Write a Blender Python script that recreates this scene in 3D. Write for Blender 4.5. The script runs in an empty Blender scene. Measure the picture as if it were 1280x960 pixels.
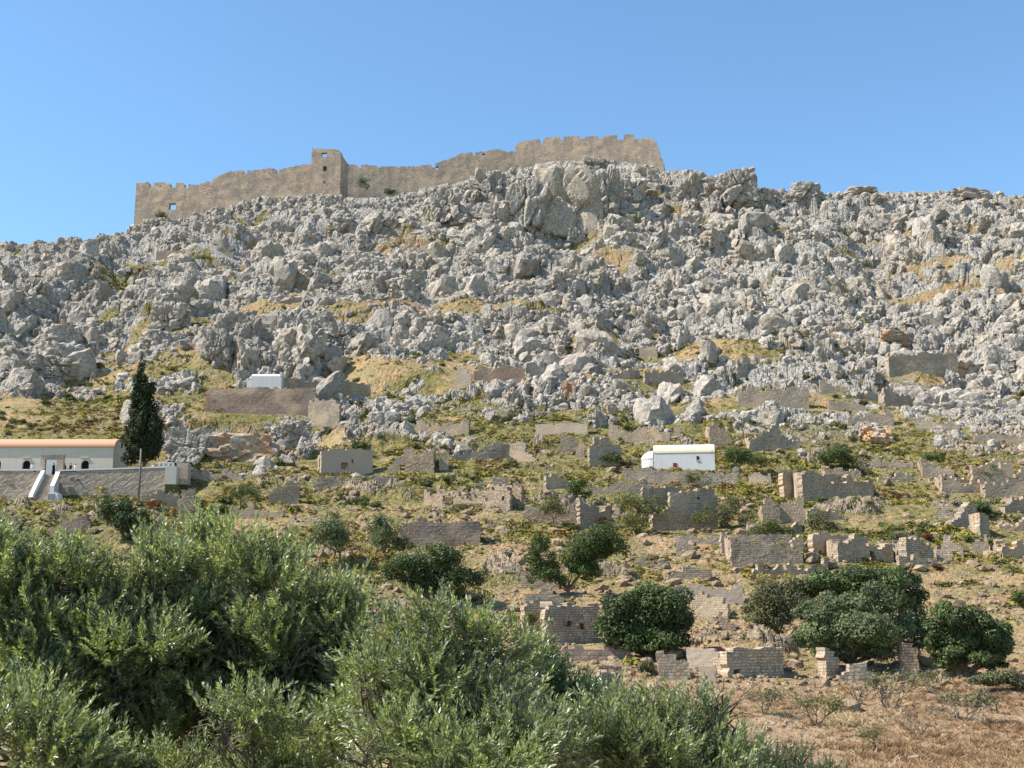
SKY_STRENGTH = 0.118; SUN_STRENGTH = 5.0; EXPOSURE = 0.97; DENOISE = True
import bpy, bmesh, math, random
import numpy as np
from mathutils import Vector, Matrix

random.seed(5)
rng = np.random.default_rng(11)
sc = bpy.context.scene
COL = sc.collection
F = 1508.0                      # focal length in photo pixels (photo 1280 x 960)
TH = math.radians(12.0)         # camera looks up the hillside
CT, ST = math.cos(TH), math.sin(TH)
sstep = lambda a, b, v: (lambda t: t * t * (3 - 2 * t))(np.clip((v - a) / (b - a), 0, 1))

# ------------------------------------------------------------------ noise
def hsh(ix, iy, seed):
    n = (ix.astype(np.int64) * 374761393 + iy.astype(np.int64) * 668265263 + seed * 982451653) & 0xffffffff
    n = ((n ^ (n >> 13)) * 1274126177) & 0xffffffff
    n = ((n ^ (n >> 15)) * 2246822519) & 0xffffffff
    return ((n ^ (n >> 16)) & 0xffffff) / float(0x1000000)

def vnoise(x, y, seed=0):
    x = np.asarray(x, float); y = np.asarray(y, float)
    ix = np.floor(x); iy = np.floor(y)
    u = x - ix; v = y - iy
    u = u * u * (3 - 2 * u); v = v * v * (3 - 2 * v)
    a = hsh(ix, iy, seed); b = hsh(ix + 1, iy, seed); c = hsh(ix, iy + 1, seed); d = hsh(ix + 1, iy + 1, seed)
    return a + (b - a) * u + (c - a) * v + (a - b - c + d) * u * v

def fbm(x, y, seed=0, o=4):
    s = 0; a = 0.5; t = 0
    for k in range(o):
        s = s + a * vnoise(np.asarray(x) * 2 ** k, np.asarray(y) * 2 ** k, seed + 17 * k); t += a; a *= 0.5
    return s / t

def cellular(x, y, seed):
    ix = np.floor(x); iy = np.floor(y)
    F1 = np.full(x.shape, 9.0); F2 = np.full(x.shape, 9.0)
    vx = np.zeros(x.shape); vy = np.zeros(x.shape); bx = ix.copy(); by = iy.copy()
    for dx in (-1, 0, 1):
        for dy in (-1, 0, 1):
            jx = ix + dx; jy = iy + dy
            ex = x - (jx + 0.1 + 0.8 * hsh(jx, jy, seed)); ey = y - (jy + 0.1 + 0.8 * hsh(jx, jy, seed + 1))
            d = np.sqrt(ex * ex + ey * ey)
            near = d < F1
            F2 = np.where(near, F1, np.minimum(F2, d))
            F1 = np.where(near, d, F1)
            vx = np.where(near, ex, vx); vy = np.where(near, ey, vy)
            bx = np.where(near, jx, bx); by = np.where(near, jy, by)
    return F1, F2, vx, vy, hsh(bx, by, seed + 2), hsh(bx, by, seed + 3), hsh(bx, by, seed + 4)

# ------------------------------------------------------------------ camera maths
def tan_of(py):
    return np.tan(TH + np.arctan((480.0 - np.asarray(py, float)) / F))

def ray(px, py):
    cx = (px - 640) / F; cy = (480 - py) / F
    return cx, CT - cy * ST, ST + cy * CT

def project(x, y, z):
    d = np.maximum(y * CT + z * ST, 0.01)
    return 640 + F * x / d, 480 - F * (z * CT - y * ST) / d

# ------------------------------------------------------------------ base terrain
PY = np.array([960, 900, 850, 800, 700, 600, 500, 400, 300, 200, 150, 100, 60.])
YD = np.array([52, 63, 76, 93, 125, 166, 210, 255, 302, 350, 374, 398, 420.])
ZD = tan_of(PY) * YD
yt = np.arange(-60, 640, 0.5)
ny = np.concatenate([[-60, 0, 4, 8, 15, 30], YD]); nz = np.concatenate([[-1.7, -1.7, -1.9, -3.2, -4.9, -5.3], ZD])
zt = np.interp(yt, ny, nz); zt = np.where(yt > 420, ZD[-1] + (yt - 420) * 0.9, zt)
ker = np.exp(-0.5 * (np.arange(-24, 25) * 0.5 / 4.0) ** 2); ker /= ker.sum()
zt = np.convolve(np.pad(zt, 24, mode='edge'), ker, 'valid')
zb = lambda y: np.interp(y, yt, zt)
tt = zt / np.maximum(yt, 1); sel = yt > 52
def y_of_py(py): return np.interp(tan_of(py), tt[sel], yt[sel])

SKY = np.array([[-300, 330], [-120, 318], [0, 311], [60, 307], [130, 297], [165, 288], [200, 281], [235, 272], [260, 266], [300, 260],
       [340, 252], [390, 247], [430, 246], [470, 247], [545, 234], [600, 224], [640, 212], [700, 203], [760, 203],
       [800, 208], [835, 214], [870, 214], [910, 219], [935, 230], [955, 247], [985, 244], [1010, 237], [1040, 243], [1100, 240],
       [1160, 240], [1210, 237], [1260, 243], [1320, 246], [1500, 270], [1700, 300.]])
a_sky = (SKY[:, 0] - 640) / F / (CT - (480 - SKY[:, 1]) / F * ST)
def crest(a):
    t = np.interp(a, a_sky, tan_of(SKY[:, 1]))
    yc = np.interp(t, tt[sel], yt[sel])
    return yc, t * yc

PLATS = []      # (x0, x1, y0, y1, z, soft): levelled terraces under buildings
def height(x, y):
    x = np.asarray(x, float); y = np.asarray(y, float)
    a = x / np.maximum(y, 1.0)
    yc, zc = crest(a)
    n = fbm(x / 38.0, y / 26.0, 3, 3)
    kv = np.interp(y, [80, 100, 190, 215, 300, 330], [0, 1.15, 1.15, 2.0, 2.0, 0.4])
    Lv = np.where(y < 200, 10.0, 16.0)
    Lq = np.interp(y, [190, 215], [0, 1])
    w1 = 1.15 * np.sin(2 * math.pi * (y + n * 26) / 10.5); w2 = 2.0 * np.sin(2 * math.pi * (y + n * 40) / 17.0)
    on = np.interp(y, [80, 105, 310, 335], [0, 1, 1, 0.1])
    yw = y + on * (w1 * (1 - Lq) + w2 * Lq)
    # the orange-streaked cliff under the walled terrace at left
    zone = sstep(-0.31, -0.275, a) * (1 - sstep(-0.175, -0.13, a))
    yw = yw - zone * 7.5 * sstep(176, 190, y) * (1 - sstep(196, 201, y))
    z = zb(yw)
    z2 = zc - 0.3 * (y - yc)
    k = 1.2
    h = np.clip(0.5 + 0.5 * (z2 - z) / k, 0, 1)
    z = z2 * (1 - h) + z * h - k * h * (1 - h)
    z = z + (fbm(x / 14.0, y / 14.0, 9, 3) - 0.5) * np.interp(y, [20, 60, 300], [0.3, 1.2, 1.6])
    # buttresses and gullies running down the crags
    rg = 1 - np.abs(2 * fbm(x / 30.0 + .25 * n, y / 75.0, 71, 3) - 1) * 2.2
    z = z + 6.5 * (rg - .55) * np.interp(y, [205, 240], [0, 1]) * np.clip((yc - y - 3) / 22.0, 0, 1)
    for (x0, x1, y0, y1, pz, s) in PLATS:
        d = np.maximum(np.maximum(x0 - x, x - x1), np.maximum(y0 - y, y - y1))
        m = 1 - sstep(0, s, d)
        z = z * (1 - m) + pz * m
    return z

def unproject(px, py):
    dx, dy, dz = ray(px, py)
    ys = np.arange(30, 420, 0.2)
    g = height(ys * dx / dy, ys) - ys * dz / dy
    i = np.argmax(g > 0) if (g > 0).any() else len(ys) - 1
    y = ys[i]
    return Vector((y * dx / dy, y, y * dz / dy))

def at(px, py, y):
    dx, dy, dz = ray(px, py)
    return Vector((y * dx / dy, y, y * dz / dy))

# ------------------------------------------------------------------ object helpers
def tag(o, label=None, cat=None, group=None, kind=None):
    if label: o['label'] = label
    if cat: o['category'] = cat
    if group: o['group'] = group
    if kind or (cat and o.type != 'LIGHT'): o['kind'] = kind or 'thing'
    return o

def empty(name, loc, label, cat, group=None, rz=0):
    o = bpy.data.objects.new(name, None); COL.objects.link(o)
    o.location = loc; o.rotation_euler = (0, 0, rz)
    o.empty_display_size = 0.3
    return tag(o, label, cat, group)

def link(name, me, parent=None, loc=None):
    o = bpy.data.objects.new(name, me); COL.objects.link(o)
    if parent is not None: o.parent = parent
    if loc is not None: o.location = loc
    return o

def mesh_np(name, V, Q, mat, attrs=None, uv=None, smooth=False):
    """V (n,3), Q (m,k) all faces with k corners"""
    V = np.asarray(V, np.float32); Q = np.asarray(Q, np.int32); k = Q.shape[1]
    me = bpy.data.meshes.new(name)
    me.vertices.add(len(V)); me.vertices.foreach_set('co', V.ravel())
    me.loops.add(Q.size); me.loops.foreach_set('vertex_index', Q.ravel())
    me.polygons.add(len(Q)); me.polygons.foreach_set('loop_start', np.arange(0, Q.size, k, dtype=np.int32))
    me.polygons.foreach_set('loop_total', np.full(len(Q), k, np.int32))
    me.polygons.foreach_set('use_smooth', np.full(len(Q), smooth))
    for nm, val in (attrs or {}).items():
        at_ = me.attributes.new(nm, 'FLOAT', 'POINT'); at_.data.foreach_set('value', np.asarray(val, np.float32).ravel())
    if uv is not None:
        l = me.uv_layers.new(name='UVMap'); l.data.foreach_set('uv', np.asarray(uv, np.float32)[Q.ravel()].ravel())
    me.update(calc_edges=True)
    if mat: me.materials.append(mat)
    return me

class MB:
    """collects boxes, prisms and tubes into one mesh"""
    def __init__(s): s.v = []; s.f = []
    def box(s, x0, x1, y0, y1, z0, z1, M=None):
        b = len(s.v)
        P = [(x, y, z) for z in (z0, z1) for (x, y) in ((x0, y0), (x1, y0), (x1, y1), (x0, y1))]
        s.v += [tuple(M @ Vector(p)) if M else p for p in P]
        s.f += [tuple(b + i for i in q) for q in ((3, 2, 1, 0), (4, 5, 6, 7), (0, 1, 5, 4), (1, 2, 6, 5), (2, 3, 7, 6), (3, 0, 4, 7))]
        return s
    def prism(s, poly, axis, c0, c1):
        """poly: list of 2D points, extruded along axis 'x','y' or 'z' from c0 to c1"""
        b = len(s.v); n = len(poly)
        for c in (c0, c1):
            for (u, w) in poly:
                s.v.append((c, u, w) if axis == 'x' else (u, c, w) if axis == 'y' else (u, w, c))
        s.f.append(tuple(b + i for i in range(n))[::-1]); s.f.append(tuple(b + n + i for i in range(n)))
        for i in range(n):
            j = (i + 1) % n
            s.f.append((b + i, b + j, b + n + j, b + n + i))
        return s
    def tube(s, pts, rad, seg=7):
        pts = [Vector(p) for p in pts]; b = len(s.v); n = len(pts)
        for i, p in enumerate(pts):
            d = (pts[min(i + 1, n - 1)] - pts[max(i - 1, 0)]).normalized()
            u = d.orthogonal().normalized(); w = d.cross(u)
            if i and (u - lastu).length > 1: pass
            lastu = u
            for k in range(seg):
                a = 2 * math.pi * k / seg
                s.v.append(tuple(p + (u * math.cos(a) + w * math.sin(a)) * rad[i]))
        for i in range(n - 1):
            for k in range(seg):
                k2 = (k + 1) % seg
                s.f.append((b + i * seg + k, b + i * seg + k2, b + (i + 1) * seg + k2, b + (i + 1) * seg + k))
        s.f.append(tuple(b + k for k in range(seg))[::-1]); s.f.append(tuple(b + (n - 1) * seg + k for k in range(seg)))
        return s
    def mesh(s, name, mat, bevel=0, smooth=False):
        me = bpy.data.meshes.new(name); me.from_pydata(s.v, [], s.f)
        bm = bmesh.new(); bm.from_mesh(me)
        bmesh.ops.recalc_face_normals(bm, faces=bm.faces)
        if bevel: bmesh.ops.bevel(bm, geom=bm.edges[:], offset=bevel, segments=2, affect='EDGES', clamp_overlap=True)
        bm.to_mesh(me); bm.free()
        if smooth: me.polygons.foreach_set('use_smooth', [True] * len(me.polygons))
        if mat: me.materials.append(mat)
        return me
    def build(s, name, mat, parent=None, bevel=0, smooth=False):
        return link(name, s.mesh(name, mat, bevel, smooth), parent)

# ------------------------------------------------------------------ materials
def newmat(name):
    m = bpy.data.materials.new(name); m.use_nodes = True
    nt = m.node_tree; nt.nodes.clear()
    out = nt.nodes.new('ShaderNodeOutputMaterial'); b = nt.nodes.new('ShaderNodeBsdfPrincipled')
    nt.links.new(b.outputs[0], out.inputs[0]); b.inputs['Roughness'].default_value = 0.9
    b.inputs['Specular IOR Level'].default_value = 0.25
    return m, nt, b
class NT:
    def __init__(s, nt): s.nt = nt
    def n(s, t, **kw):
        nd = s.nt.nodes.new('ShaderNode' + t)
        for k, v in kw.items():
            if k.startswith('i_'): nd.inputs[k[2:].replace('_', ' ')].default_value = v
            else: setattr(nd, k, v)
        return nd
    def l(s, a, b): s.nt.links.new(a, b)
    def noise(s, vec, scale, detail=4, rough=0.6, dist=0.0):
        nd = s.n('TexNoise'); nd.inputs['Scale'].default_value = scale; nd.inputs['Detail'].default_value = detail
        nd.inputs['Roughness'].default_value = rough; nd.inputs['Distortion'].default_value = dist
        if vec is not None: s.l(vec, nd.inputs['Vector'])
        return nd.outputs['Fac']
    def ramp(s, fac, stops):
        nd = s.n('ValToRGB'); e = nd.color_ramp.elements
        while len(e) < len(stops): e.new(0.5)
        for el, (p, c) in zip(e, stops):
            el.position = p; el.color = (c, c, c, 1) if isinstance(c, (int, float)) else (*c, 1)
        s.l(fac, nd.inputs[0]); return nd.outputs['Color']
    def mix(s, fac, a, b, mode='MIX'):
        nd = s.n('Mix', data_type='RGBA', blend_type=mode)
        for sock, v in ((nd.inputs[0], fac), (nd.inputs[6], a), (nd.inputs[7], b)):
            if isinstance(v, (int, float)): sock.default_value = v
            elif isinstance(v, tuple): sock.default_value = (*v, 1)
            else: s.l(v, sock)
        return nd.outputs[2]
    def math(s, op, a, b=0.0, clamp=False):
        nd = s.n('Math', operation=op, use_clamp=clamp)
        for sock, v in ((nd.inputs[0], a), (nd.inputs[1], b)):
            if isinstance(v, (int, float)): sock.default_value = v
            else: s.l(v, sock)
        return nd.outputs[0]
    def attr(s, name): return s.n('Attribute', attribute_name=name).outputs['Fac']
    def vscale(s, vec, sx, sy, sz):
        nd = s.n('Mapping'); nd.inputs['Scale'].default_value = (sx, sy, sz); s.l(vec, nd.inputs['Vector']); return nd.outputs[0]
    def bump(s, h, strength, dist, prev=None):
        nd = s.n('Bump'); nd.inputs['Strength'].default_value = strength; nd.inputs['Distance'].default_value = dist
        s.l(h, nd.inputs['Height'])
        if prev is not None: s.l(prev, nd.inputs['Normal'])
        return nd.outputs[0]

def rock_color(g, P, rust_attr=None):
    """grey weathered limestone: returns colour, bump height socket"""
    n1 = g.noise(P, 0.22, 5, 0.65)
    n2 = g.noise(P, 1.6, 6, 0.7)
    st = g.noise(g.vscale(P, 1.1, 1.1, 0.25), 1.2, 5, 0.65, 0.6)
    c = g.ramp(n2, [(0.29, (0.08, 0.071, 0.060)), (0.41, (0.255, 0.231, 0.201)), (0.62, (0.45, 0.411, 0.362))])
    c = g.mix(g.ramp(st, [(0.36, 0.6), (0.50, 0.0)]), c, (0.23, 0.22, 0.21))
    c = g.mix(g.ramp(n1, [(0.50, 0.0), (0.74, 0.45)]), c, (0.38, 0.315, 0.24))
    v = g.n('TexVoronoi', feature='DISTANCE_TO_EDGE'); v.inputs['Scale'].default_value = 0.9
    wob = g.n('Vector' + 'Math', operation='ADD'); g.l(P, wob.inputs[0])
    ns = g.n('TexNoise'); ns.inputs['Scale'].default_value = 0.8; ns.inputs['Detail'].default_value = 4; g.l(P, ns.inputs['Vector'])
    sc_ = g.n('VectorMath', operation='SCALE'); sc_.inputs['Scale'].default_value = 1.1; g.l(ns.outputs['Color'], sc_.inputs[0]); g.l(sc_.outputs[0], wob.inputs[1])
    g.l(g.vscale(wob.outputs[0], 1, 1, 0.55), v.inputs['Vector'])
    crack = g.ramp(v.outputs['Distance'], [(0.0, 0.0), (0.07, 1.0)])
    h = g.math('ADD', g.math('MULTIPLY', n2, 0.8), g.math('ADD', g.math('MULTIPLY', crack, 0.35), g.math('MULTIPLY', g.noise(P, 5.0, 5, 0.7), 0.35)))
    if rust_attr is not None:
        r = g.math('MULTIPLY', rust_attr, g.ramp(g.noise(g.vscale(P, 1, 1, 0.3), 0.5, 4, 0.6), [(0.4, 0.0), (0.62, 0.85)]))
        c = g.mix(r, c, (0.46, 0.25, 0.12))
    return c, h

def mat_hillside():
    m, nt, b = newmat('hillside'); g = NT(nt)
    P = g.n('NewGeometry').outputs['Position']
    rc, rh = rock_color(g, P, g.attr('rust'))
    n3 = g.noise(P, 0.35, 4, 0.6); n4 = g.noise(P, 2.5, 5, 0.7)
    soil = g.mix(g.ramp(n4, [(0.3, 0.0), (0.7, 1.0)]), (0.24, 0.145, 0.07), (0.45, 0.30, 0.165))
    dry = g.mix(g.ramp(n4, [(0.35, 0.0), (0.65, 1.0)]), (0.15, 0.115, 0.05), (0.36, 0.285, 0.135))
    herb = g.mix(g.ramp(g.noise(P, 1.3, 5, 0.7), [(0.35, 0.0), (0.65, 1.0)]), (0.07, 0.068, 0.022), (0.25, 0.208, 0.075))
    red = g.mix(g.ramp(n4, [(0.32, 0.0), (0.68, 1.0)]), (0.19, 0.115, 0.065), (0.42, 0.30, 0.18))
    c = g.mix(g.ramp(n3, [(0.42, 0.0), (0.58, 1.0)]), soil, dry)
    c = g.mix(g.attr('red'), c, red)
    hb = g.math('ADD', g.attr('herb'), g.math('MULTIPLY', g.math('SUBTRACT', g.noise(P, 0.8, 5, 0.7), 0.5), 1.5))
    c = g.mix(g.ramp(hb, [(0.34, 0.0), (0.54, 1.0)]), c, herb)
    rf = g.math('ADD', g.attr('rock'), g.math('MULTIPLY', g.math('SUBTRACT', g.noise(P, 1.9, 5, 0.7), 0.5), 1.1))
    rf = g.ramp(rf, [(0.4, 0.0), (0.55, 1.0)])
    pb = g.n('TexVoronoi'); pb.inputs['Scale'].default_value = 2.2; g.l(P, pb.inputs['Vector'])
    peb = g.math('MULTIPLY', g.ramp(pb.outputs['Distance'], [(0.22, 1.0), (0.34, 0.0)]), g.ramp(g.noise(P, 0.25, 3, 0.6), [(0.42, 0.0), (0.6, 1.0)]))
    c = g.mix(g.math('MULTIPLY', peb, 0.85), c, (0.42, 0.38, 0.33))
    rc = g.mix(g.attr('warm'), rc, g.mix(1.0, rc, (0.80, 0.69, 0.54), 'MULTIPLY'))
    c = g.mix(rf, c, rc)
    g.l(c, b.inputs['Base Color'])
    gh = g.math('ADD', g.math('MULTIPLY', n4, 1.0), g.math('MULTIPLY', peb, 0.6))
    hm = g.mix(rf, gh, rh)
    g.l(g.bump(hm, 0.9, 0.45), b.inputs['Normal'])
    b.inputs['Roughness'].default_value = 0.95; b.inputs['Specular IOR Level'].default_value = 0.15
    return m

def mat_rock(name='limestone', rust=0.0, tint=None, mul=(1.0, 1.0, 1.0)):
    m, nt, b = newmat(name); g = NT(nt)
    P = g.n('NewGeometry').outputs['Position']
    val = g.n('Value'); val.outputs[0].default_value = rust
    c, h = rock_color(g, P, val.outputs[0] if rust else None)
    ra = g.n('ObjectInfo').outputs['Random'] if tint is None else g.attr(tint)
    c = g.mix(1.0, c, g.ramp(ra, [(0.0, (0.74, 0.72, 0.70)), (0.3, (0.92, 0.90, 0.87)), (0.6, (1.0, 0.98, 0.95)), (0.80, (1.0, 0.93, 0.83)), (0.86, (1.02, 0.99, 0.95)), (1.0, (1.2, 1.18, 1.15))]), 'MULTIPLY')
    c = g.mix(1.0, c, mul, 'MULTIPLY')
    g.l(c, b.inputs['Base Color']); g.l(g.bump(h, 0.7, 0.3), b.inputs['Normal'])
    b.inputs['Specular IOR Level'].default_value = 0.15
    return m

def mat_masonry(name, c1, c2, mortar, bw=0.36, bh=0.18, grey=0.3, distort=0.14, plaster=0.0, pcol=(0.4, 0.34, 0.27)):
    m, nt, b = newmat(name); g = NT(nt)
    UV = g.n('UVMap').outputs[0]; P = g.n('NewGeometry').outputs['Position']
    ns = g.n('TexNoise'); ns.inputs['Scale'].default_value = 2.6; ns.inputs['Detail'].default_value = 2; g.l(P, ns.inputs['Vector'])
    s1 = g.n('VectorMath', operation='SCALE'); s1.inputs['Scale'].default_value = distort; g.l(ns.outputs['Color'], s1.inputs[0])
    ad = g.n('VectorMath', operation='ADD'); g.l(UV, ad.inputs[0]); g.l(s1.outputs[0], ad.inputs[1])
    br = g.n('TexBrick'); g.l(ad.outputs[0], br.inputs['Vector'])
    br.inputs['Scale'].default_value = 1.0; br.inputs['Brick Width'].default_value = bw; br.inputs['Row Height'].default_value = bh
    br.inputs['Mortar Size'].default_value = 0.022; br.inputs['Mortar Smooth'].default_value = 0.3; br.inputs['Bias'].default_value = -0.1
    br.inputs['Color1'].default_value = (*c1, 1); br.inputs['Color2'].default_value = (*c2, 1); br.inputs['Mortar'].default_value = (*mortar, 1)
    br.offset_frequency = 2; br.squash = 0.8; br.squash_frequency = 3
    c = br.outputs['Color']
    n1 = g.noise(P, 0.35, 5, 0.65); n2 = g.noise(P, 4.5, 4, 0.7)
    c = g.mix(g.ramp(n1, [(0.40, 0.0), (0.66, grey)]), c, (0.36, 0.325, 0.275))
    c = g.mix(g.ramp(n2, [(0.36, 0.8), (0.54, 0.0)]), c, (0.13, 0.105, 0.08))
    c = g.mix(g.ramp(n2, [(0.58, 0.0), (0.75, 0.4)]), c, (0.52, 0.46, 0.38))
    c = g.mix(g.ramp(g.noise(g.vscale(P, 1, 1, .18), .5, 5, .6), [(0.44, 0.0), (0.64, 0.6)]), c, (0.21, 0.18, 0.15))
    c = g.mix(g.ramp(g.noise(P, .22, 3, .5), [(0.52, 0.0), (0.62, 0.45)]), c, (0.50, 0.37, 0.25))
    hgt = g.math('ADD', g.math('MULTIPLY', br.outputs['Fac'], -0.6), g.math('MULTIPLY', n2, 0.8))
    if plaster:
        pf = g.ramp(g.noise(P, 0.5, 5, 0.6), [(0.5 - plaster * 0.3, 0.0), (0.56 - plaster * 0.3, 1.0)])
        pf = g.math('MULTIPLY', pf, plaster)
        c = g.mix(pf, c, g.mix(n2, tuple(k * 0.8 for k in pcol), pcol))
        hgt = g.mix(pf, hgt, g.math('MULTIPLY', n2, 0.2))
    g.l(c, b.inputs['Base Color']); g.l(g.bump(hgt, 0.7, 0.07), b.inputs['Normal'])
    b.inputs['Specular IOR Level'].default_value = 0.15
    return m

def mat_plain(name, col, var=0.12, scale=1.2, rough=0.85, dirt=0.0, dirtcol=(0.3, 0.27, 0.22), bump=0.2):
    m, nt, b = newmat(name); g = NT(nt)
    P = g.n('NewGeometry').outputs['Position']
    n1 = g.noise(P, scale, 5, 0.65); n2 = g.noise(g.vscale(P, 2.2, 2.2, 0.35), 1.4, 5, 0.65)
    c = g.mix(n1, tuple(k * (1 - var) for k in col), tuple(min(1, k * (1 + var)) for k in col))
    if dirt: c = g.mix(g.ramp(n2, [(0.45, 0.0), (0.75, dirt)]), c, dirtcol)
    g.l(c, b.inputs['Base Color']); b.inputs['Roughness'].default_value = rough
    if bump: g.l(g.bump(g.noise(P, 6, 4, 0.7), bump, 0.05), b.inputs['Normal'])
    return m

def mat_leaf(name, top, under, var=0.3, rough=0.5, trans=0.25, spec=0.35, scale=0.6):
    """leaf card: top and under side differ, tint attribute varies by clump"""
    m, nt, b = newmat(name); g = NT(nt)
    geo = g.n('NewGeometry'); t = g.attr('tint')
    c = g.mix(geo.outputs['Backfacing'], top, under)
    c = g.mix(1.0, c, g.ramp(t, [(0.0, (1 - var,) * 3), (0.6, (1.0, 1.0, 1.0)), (1.0, (1 + var * 1.3, 1 + var * 1.2, 1 + var * 0.4))]), 'MULTIPLY')
    g.l(c, b.inputs['Base Color']); b.inputs['Roughness'].default_value = rough; b.inputs['Specular IOR Level'].default_value = spec
    tr = g.n('BsdfTranslucent'); g.l(g.mix(1.0, c, (1.3, 1.4, 0.6), 'MULTIPLY'), tr.inputs['Color'])
    mx = g.n('MixShader'); mx.inputs[0].default_value = trans
    g.l(b.outputs[0], mx.inputs[1]); g.l(tr.outputs[0], mx.inputs[2])
    g.l(mx.outputs[0], [n for n in nt.nodes if n.type == 'OUTPUT_MATERIAL'][0].inputs[0])
    return m

def mat_ramp(name, stops, attr='tint', rough=0.9, trans=0.15):
    m, nt, b = newmat(name); g = NT(nt)
    c = g.ramp(g.attr(attr), stops)
    g.l(c, b.inputs['Base Color']); b.inputs['Roughness'].default_value = rough; b.inputs['Specular IOR Level'].default_value = 0.1
    tr = g.n('BsdfTranslucent'); g.l(c, tr.inputs['Color'])
    mx = g.n('MixShader'); mx.inputs[0].default_value = trans
    g.l(b.outputs[0], mx.inputs[1]); g.l(tr.outputs[0], mx.inputs[2])
    g.l(mx.outputs[0], [n for n in nt.nodes if n.type == 'OUTPUT_MATERIAL'][0].inputs[0])
    return m

M = {}
M['hill'] = mat_hillside()
M['rock'] = mat_rock('limestone')
M['rock_rust'] = mat_rock('limestone_rust', 0.9)
M['rock_tint'] = mat_rock('limestone_scatter', 0.0, 'tint')
M['rubble'] = mat_rock('rubble_stone', 0.0, 'tint', (0.82, 0.69, 0.53))
M['castle'] = mat_masonry('castle_masonry', (0.62, 0.455, 0.325), (0.33, 0.248, 0.185), (0.13, 0.10, 0.08), 0.7, 0.42, 0.5, 0.08)
M['tan'] = mat_masonry('tan_masonry', (0.62, 0.455, 0.30), (0.36, 0.262, 0.17), (0.13, 0.095, 0.065))
M['grey'] = mat_masonry('grey_masonry', (0.54, 0.42, 0.295), (0.31, 0.248, 0.178), (0.12, 0.10, 0.08), 0.42, 0.22, 0.4, 0.2)
M['red'] = mat_masonry('red_masonry', (0.38, 0.25, 0.18), (0.28, 0.19, 0.14), (0.14, 0.10, 0.08), 0.55, 0.3, 0.2, 0.16)
M['plast'] = mat_masonry('plastered_masonry', (0.40, 0.32, 0.235), (0.32, 0.255, 0.19), (0.17, 0.13, 0.10), 0.42, 0.22, 0.25, 0.12, 0.85, (0.43, 0.345, 0.26))
M['terr'] = mat_masonry('terrace_masonry', (0.48, 0.38, 0.285), (0.35, 0.28, 0.21), (0.18, 0.15, 0.12), 0.5, 0.28, 0.3, 0.1, 0.3, (0.42, 0.35, 0.28))
M['white'] = mat_plain('whitewash', (0.56, 0.55, 0.54), 0.04, 1.5, 0.8, 0.45, (0.40, 0.375, 0.335), 0.0)
M['cream'] = mat_plain('cream_plaster', (0.58, 0.51, 0.41), 0.05, 0.6, 0.85, 0.35, (0.44, 0.38, 0.30), 0.0)
M['vault'] = mat_plain('limewashed_vault', (0.60, 0.53, 0.37), 0.08, 1.0, 0.85, 0.5, (0.38, 0.34, 0.24), 0.15)
M['roof'] = mat_plain('terracotta_roof', (0.58, 0.28, 0.165), 0.10, 1.5, 0.85, 0.25, (0.50, 0.33, 0.25), 0.2)
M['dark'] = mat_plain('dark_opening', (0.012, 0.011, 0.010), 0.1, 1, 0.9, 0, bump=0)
M['redpaint'] = mat_plain('red_paint', (0.20, 0.012, 0.03), 0.1, 2, 0.6, 0, bump=0)
M['redwood'] = mat_plain('red_brown_gate', (0.13, 0.045, 0.03), 0.15, 3, 0.7, 0)
M['palestone'] = mat_plain('pale_stone', (0.42, 0.40, 0.35), 0.1, 2, 0.9, 0.4, (0.3, 0.27, 0.23))
M['wood'] = mat_plain('weathered_wood', (0.17, 0.145, 0.12), 0.25, 4, 0.85, 0.3, (0.09, 0.075, 0.06))
M['palewood'] = mat_plain('pale_wood', (0.45, 0.36, 0.22), 0.2, 4, 0.8, 0.2)
M['metal'] = mat_plain('grey_metal', (0.35, 0.36, 0.37), 0.1, 4, 0.5, 0, bump=0)
M['bark'] = mat_plain('olive_bark', (0.13, 0.105, 0.08), 0.35, 6, 0.95, 0.4, (0.06, 0.05, 0.04), 0.6)
M['twig'] = mat_plain('grey_twig', (0.13, 0.10, 0.075), 0.25, 6, 0.95, 0.2, (0.12, 0.09, 0.07), 0.2)
M['skin'] = mat_plain('skin', (0.45, 0.28, 0.2), 0.05, 3, 0.6, 0, bump=0)
M['blackcloth'] = mat_plain('black_cloth', (0.014, 0.014, 0.018), 0.2, 4, 0.9, 0, bump=0)
M['whitecloth'] = mat_plain('white_cloth', (0.75, 0.74, 0.72), 0.05, 4, 0.9, 0, bump=0)
M['hair'] = mat_plain('dark_hair', (0.025, 0.02, 0.016), 0.2, 6, 0.7, 0, bump=0)
M['olive'] = mat_leaf('olive_leaf', (0.175, 0.205, 0.072), (0.37, 0.40, 0.26), 0.6, 0.40, 0.30, 0.7)
M['carob_near'] = mat_leaf('glossy_leaf', (0.055, 0.10, 0.030), (0.13, 0.17, 0.08), 0.35, 0.3, 0.15, 0.55)
M['olive_far'] = mat_leaf('olive_foliage', (0.12, 0.145, 0.070), (0.20, 0.225, 0.14), 0.6, 0.6, 0.15, 0.2)
M['carob'] = mat_leaf('carob_foliage', (0.062, 0.088, 0.030), (0.11, 0.14, 0.062), 0.7, 0.5, 0.1, 0.25)
M['cypress'] = mat_leaf('cypress_foliage', (0.034, 0.046, 0.022), (0.04, 0.05, 0.028), 0.4, 0.7, 0.05, 0.1)
M['bush'] = mat_leaf('bush_foliage', (0.070, 0.100, 0.030), (0.10, 0.13, 0.05), 0.4, 0.6, 0.18, 0.2)
M['loose'] = mat_leaf('loose_foliage', (0.13, 0.135, 0.052), (0.16, 0.165, 0.08), 0.4, 0.7, 0.2, 0.1)
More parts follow.
